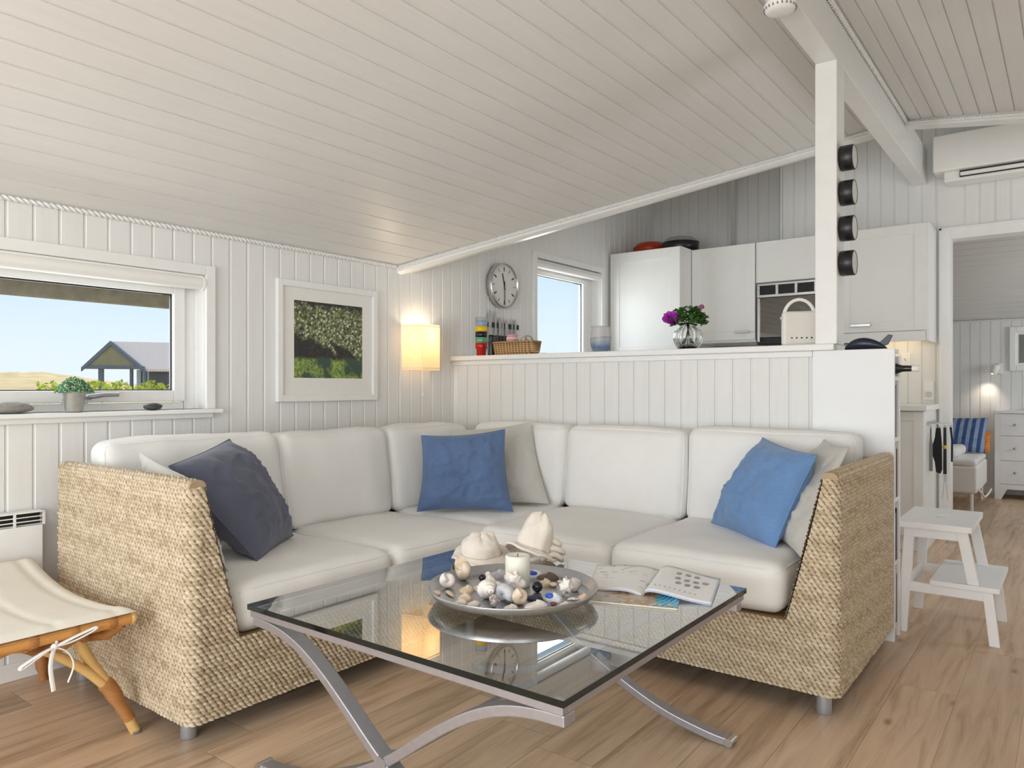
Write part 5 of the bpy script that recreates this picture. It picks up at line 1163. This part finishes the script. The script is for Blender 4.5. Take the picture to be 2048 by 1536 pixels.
# magazines
mg = thing('open_magazine', 'open white magazine lying on the right of the glass table', 'magazine', (2.108,2.125,ZT_))
BLm, BRm, TRm, TLm = Vector((1.988,1.933,0)), Vector((2.349,2.014,0)), Vector((2.265,2.297,0)), Vector((1.859,2.211,0))
Gb, Gt = Vector((2.151,1.971,0)), Vector((2.06,2.282,0))
def page(a0, a1, b0, b1, z0, arch, n=20):
    return lambda u, v: tuple((a0*(1-u)+a1*u)*(1-v) + (b0*(1-u)+b1*u)*v + Vector((0,0,z0+arch*(math.sin(PI*min(1,(1-u)**.55)))**1.0)))
def mk_page(name, spots):
    t = NT(name); v = t.coord(); vo = t.n('ShaderNodeTexVoronoi'); vo.inputs['Scale'].default_value = spots; t.l(v, vo.inputs['Vector'])
    f = t.noise(v, 16, 2); dots = t.ramp(vo.outputs['Distance'], [(.30, (1,1,1,1)), (.42, (0,0,0,1))]); msk = t.ramp(f, [(.50, (0,0,0,1)), (.56, (1,1,1,1))])
    k = t.math('MULTIPLY', dots, msk); cl = t.ramp(vo.outputs['Color'], [(.3, hexlin(150,130,130)), (.5, hexlin(176,172,130)), (.7, hexlin(130,130,150))])
    t.l(t.mixc(t.math('MULTIPLY', k, .6), hexlin(228,226,224), cl), t.b.inputs['Base Color']); t.set(Roughness=.25); return t.mat
MPG1 = mk_page('printed_left_page', 34); MPG2 = plain('white_glossy_page', hexlin(230,229,228), .25, var=.01, bump=0)
lz = ZT_+.0075
def page_l(u, v): return tuple((TLm*(1-u)+Gt*u)*v + (BLm*(1-u)+Gb*u)*(1-v) + Vector((0,0,lz+.010*math.sin(PI*u**1.5)*(.4+.6*u) - .004*u**6)))
def page_r(u, v): return tuple((Gt*(1-u)+TRm*u)*v + (Gb*(1-u)+BRm*u)*(1-v) + Vector((0,0,lz+.020*math.sin(PI*u**.45)*(1-u)**.7 - .003*u - .004*(1-u)**8)))
m = M(); m.grid(page_l, 24, 12, 0); m.grid(page_r, 24, 12, 1); build('pages', m, [MPG1, MPG2], mg, solid=.0012)
m = M(); m.grid(lambda u, v: tuple(Vector(page_l(u,v))-Vector((0,0,.0035))), 20, 8); m.grid(lambda u, v: tuple(Vector(page_r(u,v))-Vector((0,0,.0045))), 20, 8); build('under_pages', m, plain('blue_white_page_edges', hexlin(186,196,220), .4, bump=0), mg, solid=.002)
m = M()
def onr(u, v): return Vector(page_r(u, v))
for k, (u, v) in enumerate([(.36,.78),(.50,.80),(.64,.82),(.38,.60),(.52,.60),(.66,.62),(.80,.66),(.56,.44),(.70,.46),(.42,.44)]):
    c = onr(u, v); m.lathe([(0,.0014),(.013,.0014)], c, 14, smooth=False)
pic = build('printed_image', m, plain('grey_brown_ink', hexlin(150,136,132), .3, var=.15, bump=0), mg)
m = M()
for k in range(9):
    c = onr(.14+.075*k, .20); m.lathe([(0,.0014),(.0028,.0014)], c, 8, smooth=False)
build('printed_dots', m, plain('dark_ink', hexlin(70,66,78), .4, bump=0), mg)
mg2 = thing('magazine', 'colourful closed magazine under the open magazine', 'magazine', (2.146,1.933,ZT_))
m = M(); q4 = [Vector((2.05,1.833,0)), Vector((2.291,1.914,0)), Vector((2.232,2.062,0)), Vector((1.988,1.991,0))]
vs = [q + Vector((0,0,ZT_)) for q in q4] + [q + Vector((0,0,ZT_+.0048)) for q in q4]
m.add(vs, [(3,2,1,0)]+[(i,(i+1)%4,4+(i+1)%4,4+i) for i in range(4)]); build('pages', m, MPAGE, mg2)
t = NT('colourful_cover'); v = t.coord(); f = t.noise(v, 18, 4, .6); g = t.noise(v, 40, 3)
c_ = t.ramp(f, [(.30, hexlin(56,60,84)), (.42, hexlin(150,160,170)), (.5, hexlin(190,160,130)), (.58, hexlin(120,60,52)), (.68, hexlin(206,196,170))]); t.l(t.mixc(t.math('MULTIPLY', g, .4), c_, hexlin(210,180,90)), t.b.inputs['Base Color']); t.set(Roughness=.2)
m = M(); m.add([q + Vector((0,0,ZT_+.0052)) for q in q4], [(0,1,2,3)]); build('cover', m, t.mat, mg2)
t = NT('turquoise_advert'); wv = t.n('ShaderNodeTexWave'); wv.inputs['Scale'].default_value = 22; wv.inputs['Distortion'].default_value = 6; t.l(t.coord(), wv.inputs['Vector']); t.l(t.ramp(wv.outputs['Fac'], [(.2, hexlin(20,130,180)), (.8, hexlin(96,196,216))]), t.b.inputs['Base Color']); t.set(Roughness=.2)
m = M(); e1 = q4[1]-q4[0]; e2 = q4[3]-q4[0]; qq = [q4[0]+e1*a+e2*b for a, b in ((.74,.04),(1,.03),(1,.7),(.76,.7))]; m.add([q + Vector((0,0,ZT_+.0056)) for q in qq], [(0,1,2,3)]); ad = build('advert_panel', m, t.mat, mg2)
m = M()
for a in (.80,.92,.62,.40): c = q4[0]+e1*a+e2*.14 + Vector((0,0,ZT_+.0058)); m.lathe([(0,.0),(.006,.0)], c, 10, smooth=False)
build('yellow_spots', m, plain('yellow_ink', hexlin(236,200,70), .4, bump=0), mg2)

# linen sun hats
def hat(name, c, r, hgt, tiltax, tilt, label, seed, squash=1.0):
    c = Vector(c); R = Matrix.Rotation(tilt, 3, Vector(tiltax)); h_ = thing(name, label, 'hat', tuple(c))
    def crown(u, v):
        a = 2*PI*u; ph = v*PI/2; q = math.cos(ph)**.75
        k = 1+.16*noise.noise(Vector((math.cos(a)*1.3, math.sin(a)*1.3, v*2.0+seed)))+.06*noise.noise(Vector((math.cos(a)*4, math.sin(a)*4, v*5+seed)))
        return R @ Vector((r*q*math.cos(a)*k, r*squash*q*math.sin(a)*k, hgt*math.sin(ph)*k))
    def brim(u, v):
        a = 2*PI*u; k = 1+.14*noise.noise(Vector((math.cos(a)*1.3, math.sin(a)*1.3, seed))); rr = r*(1+.5*v)*k
        return R @ Vector((rr*math.cos(a), rr*squash*math.sin(a), -.012*v + .020*v*noise.noise(Vector((math.cos(a)*1.6, math.sin(a)*1.6, seed+4)))))
    P1 = [crown(i/48, j/16) for i in range(48) for j in range(17)]; P2 = [brim(i/48, j/6) for i in range(48) for j in range(7)]
    lo = min(p.z for p in P1+P2)-.004; off = c - Vector((0,0,lo))
    m = M(); m.grid(lambda u, v: tuple(crown(u, v)+off), 48, 16, 0, True, True); build('crown', m, MLINEN, h_, solid=.003)
    m = M(); m.grid(lambda u, v: tuple(brim(u, v)+off), 48, 6, 0, True, True); b_ = build('brim', m, MLINEN, h_, solid=.003)
    m = M(); m.tube([brim(i/48, 1)+off for i in range(48)], .005, 8, closed=True); build('brim_edge', m, MLINEN, b_)
    return h_
hat('sun_hat', (1.505,2.01,ZT_), .072, .070, (.6,.4,0), math.radians(10), 'white linen sun hat lying brim down behind the tray', 2.0, .9)

h2 = hat('sun_hat', (1.652,2.112,ZT_), .066, .125, (1,-.2,0), math.radians(-24), 'crumpled natural linen sun hat standing up behind the candle', 6.3, .85)
m = M()
for k, (dx, dy, z, L, r) in enumerate([(.062,.035,.016,.075,.015),(.070,.045,.040,.065,.014),(.055,.052,.066,.055,.016),(.085,.030,.022,.05,.012)]):
    m.tube(smooth([(1.640+dx-.6*L, 2.100+dy-.55*L, ZT_+z), (1.640+dx, 2.100+dy, ZT_+z+.016), (1.640+dx+.35*L, 2.100+dy+.4*L, ZT_+z+.006), (1.640+dx+.30*L, 2.100+dy+.65*L, ZT_+z-.004)], 6), [r*.7]+[r]*17+[r*.6], 12, sy=.75)
build('rolled_folds', m, MLINEN, h2)
# ------------------------------------------------------------------ light, camera
def area(name, loc, rot, sx, sy, power, col=(1,1,1)):
    l = bpy.data.lights.new(name, 'AREA'); l.shape = 'RECTANGLE'; l.size = sx; l.size_y = sy; l.energy = power; l.color = col
    o = bpy.data.objects.new(name, l); COL.objects.link(o); o.location = loc; o.rotation_euler = rot; return o
def aim(o, d): o.rotation_euler = Vector(d).to_track_quat('-Z', 'Y').to_euler()
DAY = (.95,.98,1.0)
a = area('daylight_garden_doors', (2.3, YB-.12, 1.15), (0,0,0), 3.0, 1.9, 126, DAY); aim(a, (0,1,0.02))
a = area('fill_light_right', (XR+.08, -.9, 1.25), (0,0,0), 1.5, .85, 24, DAY); aim(a, (-1,0,0))  # added fill for the sofa cushions, outside an unseen opening
a = area('fill_light_kitchen', (XR+.08, 5.0, 1.45), (0,0,0), 1.1, 1.1, 16, DAY); aim(a, (-1,0,0))  # made-up source: fill for the kitchen and the right side
a = area('fill_light_bedroom', (XR+.08, 7.85, 1.45), (0,0,0), 1.2, 1.0, 20, DAY); aim(a, (-1,0,0))  # fill added to brighten the bedroom, through an unseen opening
a = area('daylight_window', (-.16, .99, 1.30), (0,0,0), 1.45, .42, 7, (.93,.97,1)); aim(a, (1,0,-.1))
a = area('daylight_kitchen_window', (-.16, 4.91, 1.65), (0,0,0), .65, .58, 9, (.93,.97,1)); aim(a, (1,0,0))
s = bpy.data.lights.new('sun', 'SUN'); s.energy = 2.6; s.angle = .01; s.color = (1,.97,.92)
so = bpy.data.objects.new('sun', s); COL.objects.link(so); so.location = (0,20,20); aim(so, (-.8,-.6,-1.8))

wd = bpy.data.worlds.new('sky'); SC.world = wd; wd.use_nodes = True; nt = wd.node_tree; bg = nt.nodes['Background']
tc = nt.nodes.new('ShaderNodeTexCoord'); sp = nt.nodes.new('ShaderNodeSeparateXYZ'); rp = nt.nodes.new('ShaderNodeValToRGB')
nt.links.new(tc.outputs['Generated'], sp.inputs[0]); nt.links.new(sp.outputs['Z'], rp.inputs['Fac']); nt.links.new(rp.outputs['Color'], bg.inputs['Color'])
e = rp.color_ramp.elements
e[0].position = 0.0; e[0].color = lin((238,247,253)); e[1].position = 1.0; e[1].color = lin((120,180,235))
for p, c_ in ((.04,(234,246,254)), (.13,(214,236,252)), (.26,(192,224,249))):
    q = e.new(p); q.color = lin(c_)
bg.inputs['Strength'].default_value = 1.12

cam = bpy.data.cameras.new('camera'); co = bpy.data.objects.new('camera', cam); COL.objects.link(co)
co.location = (3.166, 0, 1.10); co.rotation_euler = (PI/2, 0, math.radians(37.2))
cam.sensor_width = 36; cam.lens = 1476/2048*36; cam.shift_y = 6/2048; cam.clip_start = .05; cam.clip_end = 400
SC.camera = co
SC.view_settings.view_transform = 'Standard'; SC.view_settings.look = 'None'; SC.view_settings.gamma = 1; SC.view_settings.use_curve_mapping = False
SC.view_settings.exposure = 0.0
SC.cycles.caustics_reflective = False; SC.cycles.caustics_refractive = False
SC.cycles.sample_clamp_indirect = 4; SC.cycles.max_bounces = 10; SC.cycles.diffuse_bounces = 6; SC.cycles.glossy_bounces = 5; SC.cycles.transmission_bounces = 8; SC.cycles.transparent_max_bounces = 16
